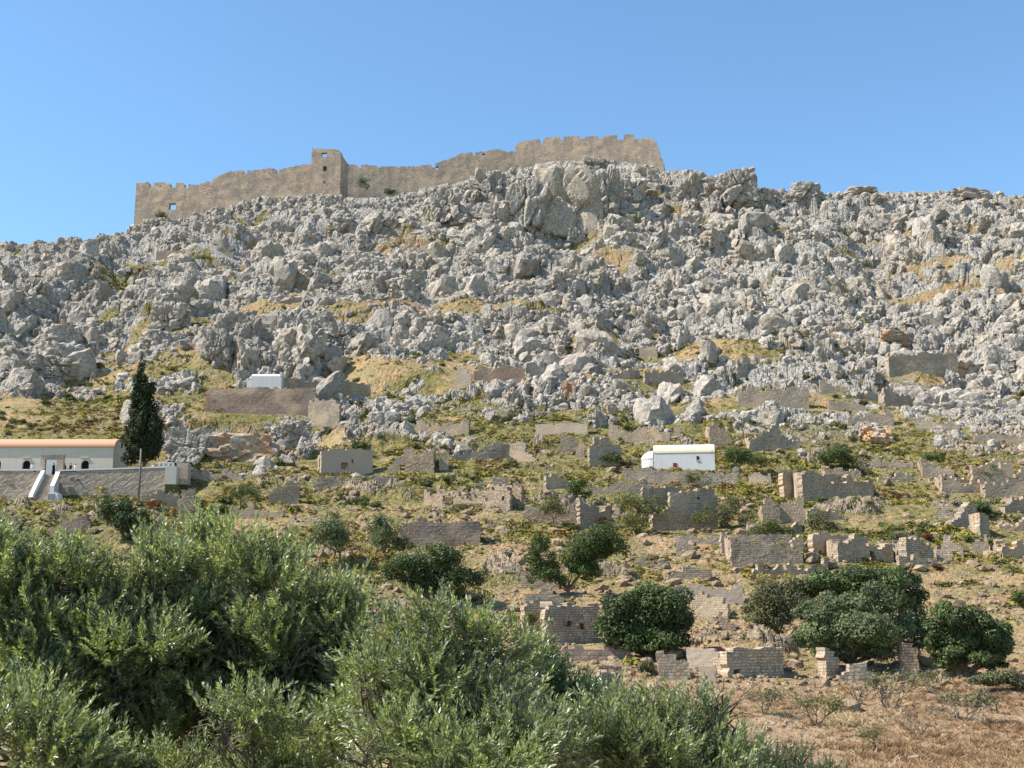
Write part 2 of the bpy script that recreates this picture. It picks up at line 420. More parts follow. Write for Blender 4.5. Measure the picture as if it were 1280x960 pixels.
M['dryred'] = mat_leaf('dry_red_foliage', (0.17, 0.065, 0.045), (0.2, 0.09, 0.06), 0.35, 0.8, 0.15, 0.1)
M['greygreen'] = mat_leaf('grey_green_foliage', (0.12, 0.122, 0.065), (0.16, 0.155, 0.095), 0.4, 0.8, 0.15, 0.1)
M['herbs'] = mat_ramp('herb_cushions', [(0.0, (0.065, 0.072, 0.022)), (0.3, (0.12, 0.115, 0.03)), (0.6, (0.31, 0.265, 0.055)), (0.82, (0.20, 0.125, 0.05)), (1.0, (0.13, 0.07, 0.035))])
M['drygrass'] = mat_ramp('dry_grass', [(0.0, (0.20, 0.115, 0.06)), (0.5, (0.38, 0.25, 0.14)), (1.0, (0.50, 0.40, 0.24))])
# ------------------------------------------------------------------ levelled terraces
CH_Y, CH_FLOOR = 159.0, 21.6
PLATS.append((-150, -46.0, 149.0, 158.4, 16.9, 6.0))            # church terrace
PLATS.append((-140, -45.0, CH_Y + 0.9, 174.0, CH_FLOOR, 1.6))
_p = unproject(850, 603); MC_Y = _p.y; MC_Z = float(tan_of(588.5)) * (MC_Y + 1.6)
MC_X0, MC_X1 = at(784, 590, MC_Y).x, at(926, 590, MC_Y).x
_p = unproject(325, 516); UC_Y = _p.y; UC_Z = float(tan_of(486)) * (UC_Y + 1.0)
UC_X0, UC_X1 = at(262, 486, UC_Y).x, at(392, 486, UC_Y).x
PLATS.append((MC_X0, MC_X1, MC_Y + 0.8, MC_Y + 6.5, MC_Z, 1.4))
PLATS.append((UC_X0, UC_X1, UC_Y + 0.9, UC_Y + 6.0, UC_Z, 1.5))
CLEAR = []       # segments near which loose rock is kept away

# ------------------------------------------------------------------ stone walls
def grid_wall(A, d, n, L, top_fn, bot_fn, holes, thick, cs, cz, rough, seed, relief=0.05, jit=0.3):
    """a rough wall of filled cells, jittered stone by stone; A is its foot, d runs along it, n looks out of it"""
    r = np.random.default_rng(seed)
    nx = max(2, int(round(L / cs))); cs = L / nx
    s_c = (np.arange(nx) + 0.5) * cs
    tops = np.array([top_fn(s) for s in s_c]) + (r.random(nx) - 0.5) * rough * 2
    tops = tops + rough * 3.2 * (vnoise(s_c / 1.1, s_c * 0 + seed, seed) - .55)
    bots = np.array([bot_fn(s) for s in s_c])
    z0 = bots.min(); nzr = max(2, int(math.ceil((tops.max() - z0) / cz)) + 1)
    z_c = z0 + (np.arange(nzr) + 0.5) * cz
    fill = (z_c[None, :] < tops[:, None]) & (z_c[None, :] > bots[:, None] - cz)
    for (hs0, hs1, hz0, hz1) in holes:
        fill &= ~((s_c[:, None] > hs0) & (s_c[:, None] < hs1) & (z_c[None, :] > hz0) & (z_c[None, :] < hz1))
    js = (r.random((nx + 1, nzr + 1)) - 0.5) * cs * jit * 2; jz = (r.random((nx + 1, nzr + 1)) - 0.5) * cz * jit * 2
    fo = r.random((nx + 1, nzr + 1)) * relief; bo = r.random((nx + 1, nzr + 1)) * relief
    if relief < .029: fo += .12 * (vnoise((np.arange(nx + 1) * cs)[:, None] * .45 + seed, (np.arange(nzr + 1) * cz)[None, :] * .6, seed) - .5)
    S = np.arange(nx + 1)[:, None] * cs + js; Z = z0 + np.arange(nzr + 1)[None, :] * cz + jz
    V = []
    for off in (fo, -thick - bo):
        V.append(np.stack([A[0] + d[0] * S + n[0] * off, A[1] + d[1] * S + n[1] * off, Z], -1).reshape(-1, 3))
    V = np.concatenate(V); N = (nx + 1) * (nzr + 1)
    UV = np.concatenate([np.stack([S, Z], -1).reshape(-1, 2), np.stack([S + 0.37, Z], -1).reshape(-1, 2)])
    UV[N:, 0] += thick
    idx = lambda i, j: i * (nzr + 1) + j
    Q = []
    I, J = np.nonzero(fill)
    for i, j in zip(I, J):
        a, b, c, e = idx(i, j), idx(i + 1, j), idx(i + 1, j + 1), idx(i, j + 1)
        Q.append((a, b, c, e)); Q.append((b + N, a + N, e + N, c + N))
        if i == 0 or not fill[i - 1, j]: Q.append((a + N, a, e, e + N))
        if i == nx - 1 or not fill[i + 1, j]: Q.append((b, b + N, c + N, c))
        if j == nzr - 1 or not fill[i, j + 1]: Q.append((e, c, c + N, e + N))
        if j == 0 or not fill[i, j - 1]: Q.append((a + N, b + N, b, a))
    Q = np.array(Q, np.int32)
    used = np.unique(Q); remap = np.full(2 * N, -1); remap[used] = np.arange(len(used))
    return V[used], remap[Q], UV[used]

def frame_of(A, B):
    d = Vector((B.x - A.x, B.y - A.y)); L = d.length; d /= L
    return d, Vector((d.y, -d.x)), L

def to_wall(A, d, px, py):
    cx, cy, cz = ray(px, py)
    det = d.x * (-cy) - (-cx) * d.y
    s = ((-A.x) * (-cy) - (-cx) * (-A.y)) / det
    lam = (d.x * (-A.y) - d.y * (-A.x)) / det
    return s, lam * cz

SEED = [100]
def ruin(name, label, top, base, mat='tan', thick=0.7, ret=0.0, holes=(), cat='ruined wall', rough=0.2, group=None,
         cs=0.36, cz=0.25, side='L', drop=0.0, ybias=0.0, deep=1.2, relief=0.02, back=None):
    SEED[0] += 1
    if rough >= .1: rough *= 1.5
    A = unproject(top[0][0], base[0]); B = unproject(top[-1][0], base[1])
    lim = 0.22 * abs(B.x - A.x); my = (A.y + B.y) / 2
    A = at(top[0][0], base[0], min(max(A.y, my - lim), my + lim) + ybias); B = at(top[-1][0], base[1], min(max(B.y, my - lim), my + lim) + ybias)
    d, n, L = frame_of(A, B)
    sz = [to_wall(A, d, px, py) for px, py in top]
    ss = np.array([s for s, z in sz]); zz = np.array([z for s, z in sz])
    hs = []
    for (x0, y0, x1, y1) in holes:
        s0, z1 = to_wall(A, d, x0, y0); s1, z0 = to_wall(A, d, x1, y1); hs.append((s0, s1, z0, z1))
    gz = lambda s: float(min(height(A.x + d.x * s, A.y + d.y * s), A.z + (B.z - A.z) * s / L)) - deep
    org = Vector((A.x + d.x * L / 2, A.y + d.y * L / 2, (A.z + B.z) / 2))
    CLEAR.append((A.x, A.y, B.x, B.y, 1.3))
    def build(nm, A_, d_, n_, L_, topf, botf, holes_, parent, local):
        V, Q, UV = grid_wall(A_, d_, n_, L_, topf, botf, holes_, thick, cs, cz, rough, SEED[0], relief)
        V = V - np.array(local)
        o = link(nm, mesh_np(nm, V, Q, M[mat], uv=UV), parent)
        if parent is None: o.location = local
        return o
    if not ret and back is None:
        o = build(name, A, d, n, L, lambda s: np.interp(s, ss, zz), gz, hs, None, org)
        return tag(o, label, cat, group)
    root = empty(name, org, label, cat, group)
    build('front_wall', A, d, n, L, lambda s: np.interp(s, ss, zz), gz, hs, root, org)
    if ret:
        m = -n
        for sd in side:
            st = A if sd == 'L' else B
            t0 = zz[0] if sd == 'L' else zz[-1]
            off = 0.02 if sd == 'L' else -thick - 0.02
            # starts just behind the front wall's inner face
            P0 = Vector((st.x + d.x * (thick + off if sd == 'L' else -0.02), st.y + d.y * (thick + off if sd == 'L' else -0.02), 0)) + Vector((m.x, m.y, 0)) * (thick + 0.03)
            av = st.x / st.y; dd = Vector((av * (0.25 if (av > 0) == (sd == 'L') else 1.0), 1.0)).normalized(); nn = Vector((-dd.y, dd.x)) if sd == 'L' else Vector((dd.y, -dd.x))
            if sd == 'L': P0 = P0 - Vector((d.x, d.y, 0)) * (thick)
            tf = (lambda t0: lambda s: t0 - drop * s)(t0)
            gb = lambda s, P0=P0, dd=dd: float(height(P0.x + dd.x * s, P0.y + dd.y * s)) - 1.0
            SEED[0] += 1
            CLEAR.append((P0.x, P0.y, P0.x + dd.x * ret, P0.y + dd.y * ret, 1.5))
            build('side_wall', P0, dd, nn, ret, tf, gb, [], root, org)
    if back is not None:
        bd, bz = back      # distance behind, drop in height of the top
        A2 = Vector((A.x - n.x * bd, A.y - n.y * bd, 0))
        SEED[0] += 1
        bt = float(zz.max()) + bz
        build('back_wall', A2, d, n, L, lambda s: bt, lambda s: float(height(A2.x + d.x * s, A2.y + d.y * s)) - 1.0, [], root, org)
    return root

R = ruin
# --- terraces and ruins of the abandoned village
R('terrace_wall', 'long tall stone terrace wall directly below the little white box chapel', [(257, 487), (290, 485), (330, 484.5), (390, 486), (394, 492)], (516, 520), 'red', 0.9, rough=.1, cat='terrace wall', ybias=0)
R('terrace_wall', 'stone wall running right from the little white box chapel', [(353, 473), (372, 474), (384, 478), (410, 478), (440, 477), (463, 478)], (492, 493), 'tan', rough=.1, cat='terrace wall')
R('ruined_house', 'square grey ruin below the right end of the white box chapel terrace', [(385, 500), (396, 499), (424, 503)], (530, 532), 'grey', ret=4, cat='ruined house')
R('ruined_house', 'smooth plastered ruin front with one blocked window near the terraced herbs', [(401, 564), (418, 562.5), (450, 561), (466, 563)], (593, 591), 'plast', ret=4, holes=[(427.5, 577, 435, 586), (439, 574, 442, 579)], cat='ruined house', rough=.07, back=(1.2, -1.0))
R('ruined_house', 'sloping gabled ruin with a broken doorway beside the plastered ruin', [(484, 585), (496, 573), (508, 563), (522, 566), (534, 560), (542, 560)], (591, 592), 'tan', holes=[(500.5, 581, 508, 588.5)], ret=3.5, side='R', cat='ruined house')
R('ruined_wall', 'low reddish wall above the sloping gabled ruin', [(520, 529), (545, 528), (570, 527), (586, 528)], (541, 545), 'tan')
R('ruined_pillar', 'lone jagged stone stub right of the sloping gabled ruin', [(549, 571), (553, 561), (556, 568), (561, 574)], (588, 588), 'grey', rough=.12)
R('field_wall', 'long dark wall climbing right from the lone jagged stub', [(564, 566), (580, 562), (600, 559), (620, 556), (637, 555)], (577, 572), 'grey')
R('ruined_wall', 'stepped ruin with a square standing corner above the herb slope', [(637, 550), (645, 549), (655, 550), (658, 562), (666, 570), (674, 572)], (577, 580), 'tan')
R('ruined_house', 'long low roofless house with a standing stub at each end', [(530, 611), (536, 610), (538.5, 620), (565, 618), (568, 622), (571, 617), (585, 620), (600, 623), (614, 619), (617, 614), (624, 607), (637.5, 607)], (636, 639), 'tan', holes=[(553, 619, 565, 631), (626, 621, 630, 625)], ret=4, side='LR', drop=.2, cat='ruined house', back=(3.8, 0.3))
R('retaining_wall', 'broad pinkish retaining wall with a crust of loose stones on top', [(500, 652), (530, 651), (560, 653), (600, 653)], (684, 682), 'red', 1.0, rough=.10, cat='terrace wall', ret=4, side='R')
R('ruined_wall', 'short square ruin in the herbs below the reddish stone heap', [(683, 592), (690, 592), (700, 596), (714, 599)], (613, 611), 'tan', ret=3)
R('ruined_house', 'narrow ruin of two ragged uprights with a bright left edge', [(725, 627), (732, 625), (738, 628), (746, 640), (752, 642), (757, 633), (761, 624), (766, 630)], (663, 659), 'tan', 0.8, ret=4, drop=.1, cat='ruined house')
R('ruined_wall', 'shaded wall behind the twin ragged uprights', [(656, 634), (663, 632), (690, 636), (722, 637)], (655, 657), 'tan', ret=2.5)
R('ruined_house', 'biggest stepped ruin wall in the slope below the white vaulted chapel', [(816, 642), (826, 639), (838, 634), (839, 617), (855, 614), (870, 612), (872, 610), (885, 609), (891, 609), (894, 619), (898, 626)], (664, 662), 'tan', 0.8, rough=.08, holes=[(872.5, 621, 875, 624)], ret=5, cat='ruined house', back=(3.8, 0.3))
R('ruined_house', 'ruined corner with broken walls behind the ivy right of the biggest stepped ruin', [(953, 633), (958, 622), (962, 626), (967, 630), (976, 633)], (655, 656), 'tan', ret=4)
R('terrace_wall', 'long low stone wall in front of the white vaulted chapel', [(780, 586), (812, 586.5), (840, 588), (870, 590), (900, 591.5), (922, 592)], (601, 607), 'grey', rough=.06, cat='terrace wall')
R('terrace_wall', 'short stone wall to the right of the red gate', [(936, 593), (950, 592), (964, 594)], (605, 606), 'grey', rough=.1, cat='terrace wall')
R('ruined_wall', 'broken arch-shaped wall remains uphill to the left of the white vaulted chapel', [(761, 529), (768, 531), (774, 539), (782, 543), (790, 540), (796, 535), (812, 534), (838, 541)], (549, 552), 'tan')
R('ruined_pillar', 'leaning bright stone post above the white vaulted chapel', [(843, 541), (845, 532), (849, 533), (854, 545)], (549, 550), 'tan', rough=.1)
R('ruined_house', 'pointed gable with bright left edge just above the right end of the vaulted chapel', [(887, 534), (893, 531.5), (899, 535), (906, 541), (916, 548)], (557, 557), 'tan', 0.9, ret=4, cat='ruined house')
R('ruined_house', 'tall gable ruin uphill right of the white vaulted chapel', [(937, 548), (945, 543), (958, 537), (971, 532), (974, 541), (984, 546), (1000, 552)], (566, 561), 'grey', ret=3, cat='ruined house')
R('ruined_house', 'two-humped roofless ruin among boulders with a bright left edge', [(923, 490), (930, 485), (944, 486), (957, 486.5), (966, 491), (973, 493), (979, 487), (990, 484), (1012, 484)], (507, 511), 'grey', 0.9, ret=4, cat='ruined house', back=(3.8, 0.3))
R('ruined_wall', 'small wedge of wall standing right of the two-humped ruin', [(1025, 474), (1032, 477), (1042, 482), (1055, 488)], (493, 492), 'grey')
R('field_wall', 'low crumbling wall below the small wedge of wall', [(1036, 500), (1048, 502), (1065, 504), (1084, 505)], (513, 513), 'grey')
R('terrace_wall', 'tall rust-stained terrace wall beside the round orange boulder', [(1112, 443), (1135, 442), (1165, 440), (1199, 441)], (473, 475), 'grey', 1.0, rough=.12, cat='terrace wall', ret=0)
R('field_wall', 'long ragged wall below the rust-stained terrace wall', [(1106, 487), (1118, 489), (1138, 495), (1160, 493), (1197, 496)], (508, 507), 'grey', ret=3)
R('field_wall', 'low straight wall on the far right below the boulders', [(1219, 544), (1230, 542.5), (1255, 542.5), (1284, 547)], (553, 554), 'grey', rough=.08)
R('ruined_house', 'sunlit tower-like house corner with a long wall trailing right', [(1004, 592), (1009, 589.5), (1015, 588), (1020, 589), (1024, 595), (1028, 602), (1050, 602.5), (1075, 602), (1092, 602)], (630, 621), 'tan', 0.9, ret=5, side='LR', rough=.08, drop=-.15, cat='ruined house', back=(3.8, 0.3))
R('ruined_house', 'ruined wall with a bright left return behind the tower-like house corner', [(1032, 585), (1044, 585.5), (1056, 591), (1075, 592), (1090, 595)], (602, 602), 'tan', ret=4, cat='ruined house')
R('field_wall', 'short dark wall left of the ruin with a thin bright edge', [(1098, 594), (1112, 592), (1125, 591), (1140, 594)], (603, 603), 'grey')
R('ruined_house', 'dark gable ruin with jagged top left of the tower-like house corner', [(960, 628), (966, 622), (972, 630), (980, 632), (990, 629), (993, 620), (1006, 619)], (653, 655), 'tan', ret=4, cat='ruined house')
R('ruined_house', 'wide ruined house front with a bright left side above the dark trees', [(914, 671), (920, 672), (927, 675), (936, 676), (945, 683), (952, 680), (962, 679), (972, 681), (986, 686), (990, 679), (993, 674), (997, 667), (1001, 667), (1004.5, 672)], (709, 704), 'tan', 0.9, ret=6, rough=.08, cat='ruined house', drop=-.1, back=(3.8, 0.3))
R('ruined_wall', 'crumbling wall behind the wide house front with a bright left side', [(941, 654), (950, 652), (968, 653), (990, 653), (997, 649), (1003, 653)], (670, 668), 'tan', ret=3)
R('ruined_house', 'ruined house with pointed gable and a small doorway above the dark trees', [(1048, 676), (1058, 679), (1063, 676), (1068, 669), (1073, 674), (1080, 680), (1088, 682), (1100, 684), (1113, 678), (1118, 680)], (704, 703), 'tan', 0.8, ret=5, side='LR', holes=[(1087, 688, 1094.5, 705)], rough=.08, cat='ruined house', drop=-.1, back=(3.8, 0.3))
R('ruined_wall', 'rough wall with a bright left end right of the pointed gable house', [(1134, 676), (1142, 676), (1155, 678), (1168, 684)], (706, 702), 'grey', 0.9, ret=3)
R('ruined_house', 'small doorless ruin between rough bright-ended walls', [(1172, 686), (1177, 680), (1181, 672), (1186, 676), (1192, 684), (1205, 684)], (702, 700), 'grey', ret=3, holes=[(1192, 688, 1198, 701)])
R('ruined_wall', 'sunlit pale wall standing behind yellow-green herbs', [(1207, 690), (1213, 683), (1222, 678), (1236, 674)], (697, 694), 'tan', 0.8)
R('ruined_pillar', 'tall slim stone upright with a bright edge on the right', [(1226, 641), (1230, 640), (1235, 645), (1238, 651)], (673, 672), 'tan', 0.9, rough=.06, ret=2)
R('ruined_house', 'ruin with a bright upright at the right edge of the view', [(1254, 678), (1257, 677), (1262, 681), (1275, 680), (1288, 679)], (699, 698), 'tan', 0.8, ret=3)
R('ruined_wall', 'curved flight of broken wall around a dark bush on the right', [(1191, 652), (1196, 643), (1202, 636), (1210, 631), (1222, 627)], (664, 655), 'grey', .9)
R('ruined_house', 'long roofless ruin with a bright left edge behind the curved broken wall', [(1178, 595), (1190, 595.5), (1200, 604), (1214, 605), (1232, 603)], (617, 617), 'tan', ret=4, back=(3.8, 0.3))
R('ruined_house', 'stepped ruin rising to the right edge of the view', [(1232, 605), (1245, 604), (1258, 604), (1263, 598), (1268, 594), (1274, 588), (1286, 580)], (624, 624), 'tan', 0.8, ret=4, cat='ruined house', back=(3.8, 0.3))
R('ruined_wall', 'broken gable corner below the stepped ruin at the right edge', [(1256, 634), (1262, 626), (1269, 619), (1286, 618)], (643, 641), 'tan')
R('ruined_house', 'small ruin with a thin bright edge above the herb slope on the right', [(1153, 577), (1162, 578), (1175, 582), (1193, 587)], (598, 598), 'tan', 0.8, ret=3)
R('ruined_wall', 'lone pointed gable above the long roofless ruin on the right', [(1212, 590), (1226, 586), (1234, 582), (1240, 575), (1245, 569), (1250, 577), (1258, 588)], (598, 599), 'tan')
R('ruined_house', 'squarish ruin with collapsed inner walls left of the round dark tree', [(681, 758), (686, 757), (700, 757), (718, 757), (735, 760), (748, 764)], (806, 803), 'tan', 0.9, ret=5, side='L', holes=[(705, 775, 712, 782), (722, 778, 733, 786)], rough=.1, back=(4.5, 0.3), cat='ruined house')
R('retaining_wall', 'low curved retaining wall under the round dark tree', [(703, 810), (725, 808), (750, 808), (775, 809), (790, 811)], (826, 826), 'red', rough=.06, cat='terrace wall')
R('ruined_wall', 'pale stepped house corner under the right side of the round dark tree', [(822, 814), (834, 815), (843, 818), (852, 824), (861, 837)], (852, 850), 'tan', rough=.06, holes=[(835, 831, 838, 834)])
R('ruined_house', 'wide coursed house front with two little square holes below the trees', [(911, 822), (915, 814), (922, 811), (940, 810), (960, 810), (976, 810), (981, 814)], (849, 846), 'tan', 0.8, rough=.05, ret=4, side='LR', holes=[(916, 839, 921, 845), (954.5, 830, 958, 835)], cat='ruined house')
R('ruined_wall', 'small square stub between the pale stepped corner and the wide coursed front', [(875, 832), (884, 830), (896, 832)], (855, 855), 'plast', rough=.05)
R('ruined_wall', 'shaded plastered back wall between the two pale ruins', [(858, 812), (880, 812), (908, 813)], (836, 836), 'plast', rough=.06)
R('ruined_house', 'small ruin with a red door frame behind the olive leaves', [(728, 850), (735, 846), (750, 845), (755, 839), (764, 836), (773, 840)], (884, 880), 'red', .8, holes=[(740, 856, 747, 880)], ret=3, side='R', rough=.08)
R('ruined_wall', 'wall with a bright left edge below the fork of the two-crowned olive', [(652, 716), (660, 717), (680, 718), (700, 719)], (738, 737), 'tan', .8)
R('field_wall', 'stone parapet in front of the two-crowned olive', [(655, 739), (675, 740), (705, 742)], (758, 756), 'grey', .8)
R('field_wall', 'low earth-topped wall above the round dark tree', [(835, 714), (850, 712), (870, 713), (890, 716)], (726, 726), 'tan')
R('ruined_house', 'sunken roofless ruin right of the round dark tree with one bright post', [(855, 732), (875, 731), (895, 735), (912, 739), (919, 728), (930, 726)], (755, 757), 'plast', .7, rough=.08)
R('ruined_wall', 'descending rubble wall in front of the sunken roofless ruin', [(864, 743), (880, 744), (895, 750), (910, 757)], (771, 775), 'tan', .8)
R('ruined_pillar', 'small bright stone post below the descending rubble wall', [(899, 765), (905, 768), (912, 773), (920, 776)], (789, 790), 'tan', .9)
R('ruined_wall', 'tiny triangular wall stub on the bare orange ground', [(846, 676), (848, 671), (855, 677), (862, 683), (870, 690)], (696, 697), 'tan', .6)
R('field_wall', 'low level wall left of the wide house front', [(850, 668), (875, 667), (905, 668)], (680, 680), 'grey')
R('ruined_pillar', 'bright crumbling stone post in front of the big dark tree clump', [(1032, 815), (1036, 812.5), (1041, 815), (1045, 822), (1049, 834)], (848, 846), 'tan', .8, rough=.14)
R('field_wall', 'dark low wall under the big dark tree clump', [(1049, 836), (1062, 838), (1080, 842), (1090, 844)], (851, 852), 'grey')
R('ruined_pillar', 'coursed stone pier in shade under the big dark tree clump', [(1130, 808), (1138, 807), (1149, 808)], (846, 846), 'tan', .8, rough=.05)
R('ruined_wall', 'plastered wall end under the rightmost dark tree', [(1184, 826), (1195, 826), (1205, 827)], (848, 848), 'plast', .8, rough=.04)
R('ruined_wall', 'slanting wall piece in the herbs right of the wooden pole', [(221, 630), (228, 613), (234, 609), (242, 609)], (642, 641), 'tan', .7)
R('field_wall', 'long low wall under the church terrace right of the wooden pole', [(176, 617), (190, 616), (205, 618), (224, 620)], (632, 632), 'tan')
R('ruined_wall', 'gabled wall stub above the left olive trees', [(335, 625), (345, 615), (352, 608), (360, 602), (366, 603), (374, 615)], (631, 630), 'tan')
R('field_wall', 'low wall in front of the gabled wall stub', [(289, 635), (310, 634), (335, 634), (354, 636)], (649, 648), 'tan')
R('ruined_house', 'ruin with a plastered left wall and dark inside high in the middle', [(566, 478), (571, 468), (575, 462), (582, 461), (589, 463)], (484, 484), 'plast', .8, ret=0)
R('terrace_wall', 'red-brown drystone wall above the dark cleft in the middle', [(592, 462), (615, 460), (635, 458), (656, 460)], (478, 480), 'red', .8, cat='terrace wall')
R('ruined_wall', 'long grey plastered wall in the middle of the slope', [(669, 530), (690, 530), (715, 528.5), (735, 529)], (546, 544), 'plast', .7, rough=.05)
R('ruined_house', 'peaked ruin above the bright leaning upright', [(697, 561), (700, 550), (703, 544), (709, 547), (716, 550), (724, 557)], (566, 565), 'tan', ret=3)
R('ruined_pillar', 'bright leaning upright left of the white vaulted chapel', [(720, 562), (723, 553), (727, 552), (731, 562)], (572, 572), 'tan', .8)
R('ruined_house', 'ruined wall above the bright green bush left of the white vaulted chapel', [(737, 559), (744, 552), (755, 549), (763, 550), (770, 555), (776, 562)], (583, 582), 'grey', ret=3)
R('field_wall', 'drystone terrace on the bare rock below the left end of the castle', [(195, 315), (215, 313), (245, 311.5), (275, 311), (292, 313)], (326, 325), 'grey', .9, rough=.12, cat='terrace wall')
R('field_wall', 'drystone terrace high on the right-hand rocks', [(950, 355), (970, 352), (995, 350), (1020, 352)], (368, 367), 'grey', .9, rough=.14, cat='terrace wall')
R('ruined_pillar', 'small square wall stub in the middle of the rocky slope', [(799, 434), (806, 432), (814, 432), (822, 435)], (448, 448), 'grey', .8)
R('field_wall', 'pale terrace wall below the small square stub in the rocks', [(806, 466), (830, 464), (855, 467)], (480, 480), 'grey', .8)
R('field_wall', 'low wall at the left edge under the olive leaves', [(-30, 648), (-5, 643), (14, 641), (20, 648)], (668, 668), 'red', .8)

for nm, lab, tp, bs, mt in (
    ('field_wall', 'low stone line in the herbs left of the dark green fig', [(654, 621), (690, 618), (720, 615)], (629, 622), 'grey'),
    ('field_wall', 'dark low wall stretching left from below the white vaulted chapel', [(735, 611), (765, 607), (790, 604), (814, 606)], (618, 617), 'grey'),
    ('field_wall', 'dark straight wall left of the small bright-edged ruin on the upper right', [(1075, 577), (1100, 576), (1142, 575)], (587, 586), 'grey'),
    ('terrace_wall', 'short drystone wall between split rocks on the right', [(1145, 528), (1170, 526), (1200, 529)], (539, 539), 'grey'),
    ('terrace_wall', 'rough drystone wall above the orange-grey split rocks', [(1060, 520), (1090, 516), (1118, 514)], (533, 532), 'grey'),
    ('terrace_wall', 'thin low wall just below the foot of the rust-stained terrace wall', [(1143, 481), (1170, 480), (1200, 482)], (488, 488), 'grey'),
    ('ruined_wall', 'broken rubble walls under the stepped ruin near the right edge', [(1245, 656), (1258, 650), (1268, 655), (1286, 648)], (664, 664), 'tan'),
    ('field_wall', 'pale low terrace edge running right from the wide house front with a bright left side', [(925, 711), (960, 709), (1000, 709), (1036, 707)], (717, 714), 'tan'),
    ('field_wall', 'low stone step right of the two-crowned olive', [(785, 701), (810, 700), (835, 702)], (708, 708), 'grey'),
    ('terrace_wall', 'lower pale tier of wall right of the church stairs', [(108, 614), (130, 613), (160, 615)], (624, 624), 'terr'),
    ('field_wall', 'reddish broken wall in the scrub below the church stairs', [(62, 657), (80, 652), (98, 649), (112, 650)], (671, 668), 'red'),
    ('field_wall', 'low wall on the herb slope right of the stone end block', [(238, 590), (262, 588), (285, 590), (305, 594)], (599, 601), 'grey'),
    ('terrace_wall', 'low wall in the rocks right of the red-brown drystone wall', [(768, 464), (785, 462), (800, 464)], (472, 472), 'grey'),
    ('terrace_wall', 'dark low wall below the right end of the tumbled boulder pile', [(760, 509), (780, 508), (800, 510)], (517, 517), 'grey'),
    ('terrace_wall', 'short low wall right of the low crumbling wall on the upper right', [(1057, 492), (1078, 491), (1100, 493)], (500, 500), 'grey'),
    ('field_wall', 'rubble wall on the slope above the round grey olive', [(360, 648), (385, 645), (410, 647)], (655, 655), 'grey'),
    ('field_wall', 'stony terrace edge directly below the smooth plastered ruin', [(392, 600), (425, 597), (460, 598), (497, 597)], (611, 610), 'grey'),
    ('field_wall', 'low stone edge above the long low roofless house', [(590, 604), (625, 600), (652, 603)], (609, 609), 'grey'),
    ('field_wall', 'half-buried wall on the orange ground beside the wooden fence', [(575, 738), (600, 736), (628, 738)], (746, 745), 'tan'),
    ('ruined_wall', 'broken wall left of the sunken roofless ruin under the dark tree', [(835, 735), (845, 731), (855, 734)], (750, 750), 'tan'),
    ('ruined_wall', 'ragged wall right of the dark gable ruin with jagged top', [(1010, 640), (1018, 634), (1030, 640), (1042, 638), (1055, 643)], (652, 650), 'grey'),
    ('field_wall', 'low wall on the herb slope above the small doorless ruin', [(1168, 640), (1180, 637), (1192, 640)], (648, 648), 'grey'),
    ('ruined_wall', 'two low broken walls above the pale low terrace edge', [(1125, 700), (1140, 697), (1160, 699), (1172, 697)], (708, 708), 'tan')):
    R(nm, lab, tp, bs, mt, cat='field wall' if nm == 'field_wall' else 'terrace wall' if nm == 'terrace_wall' else 'ruined wall')

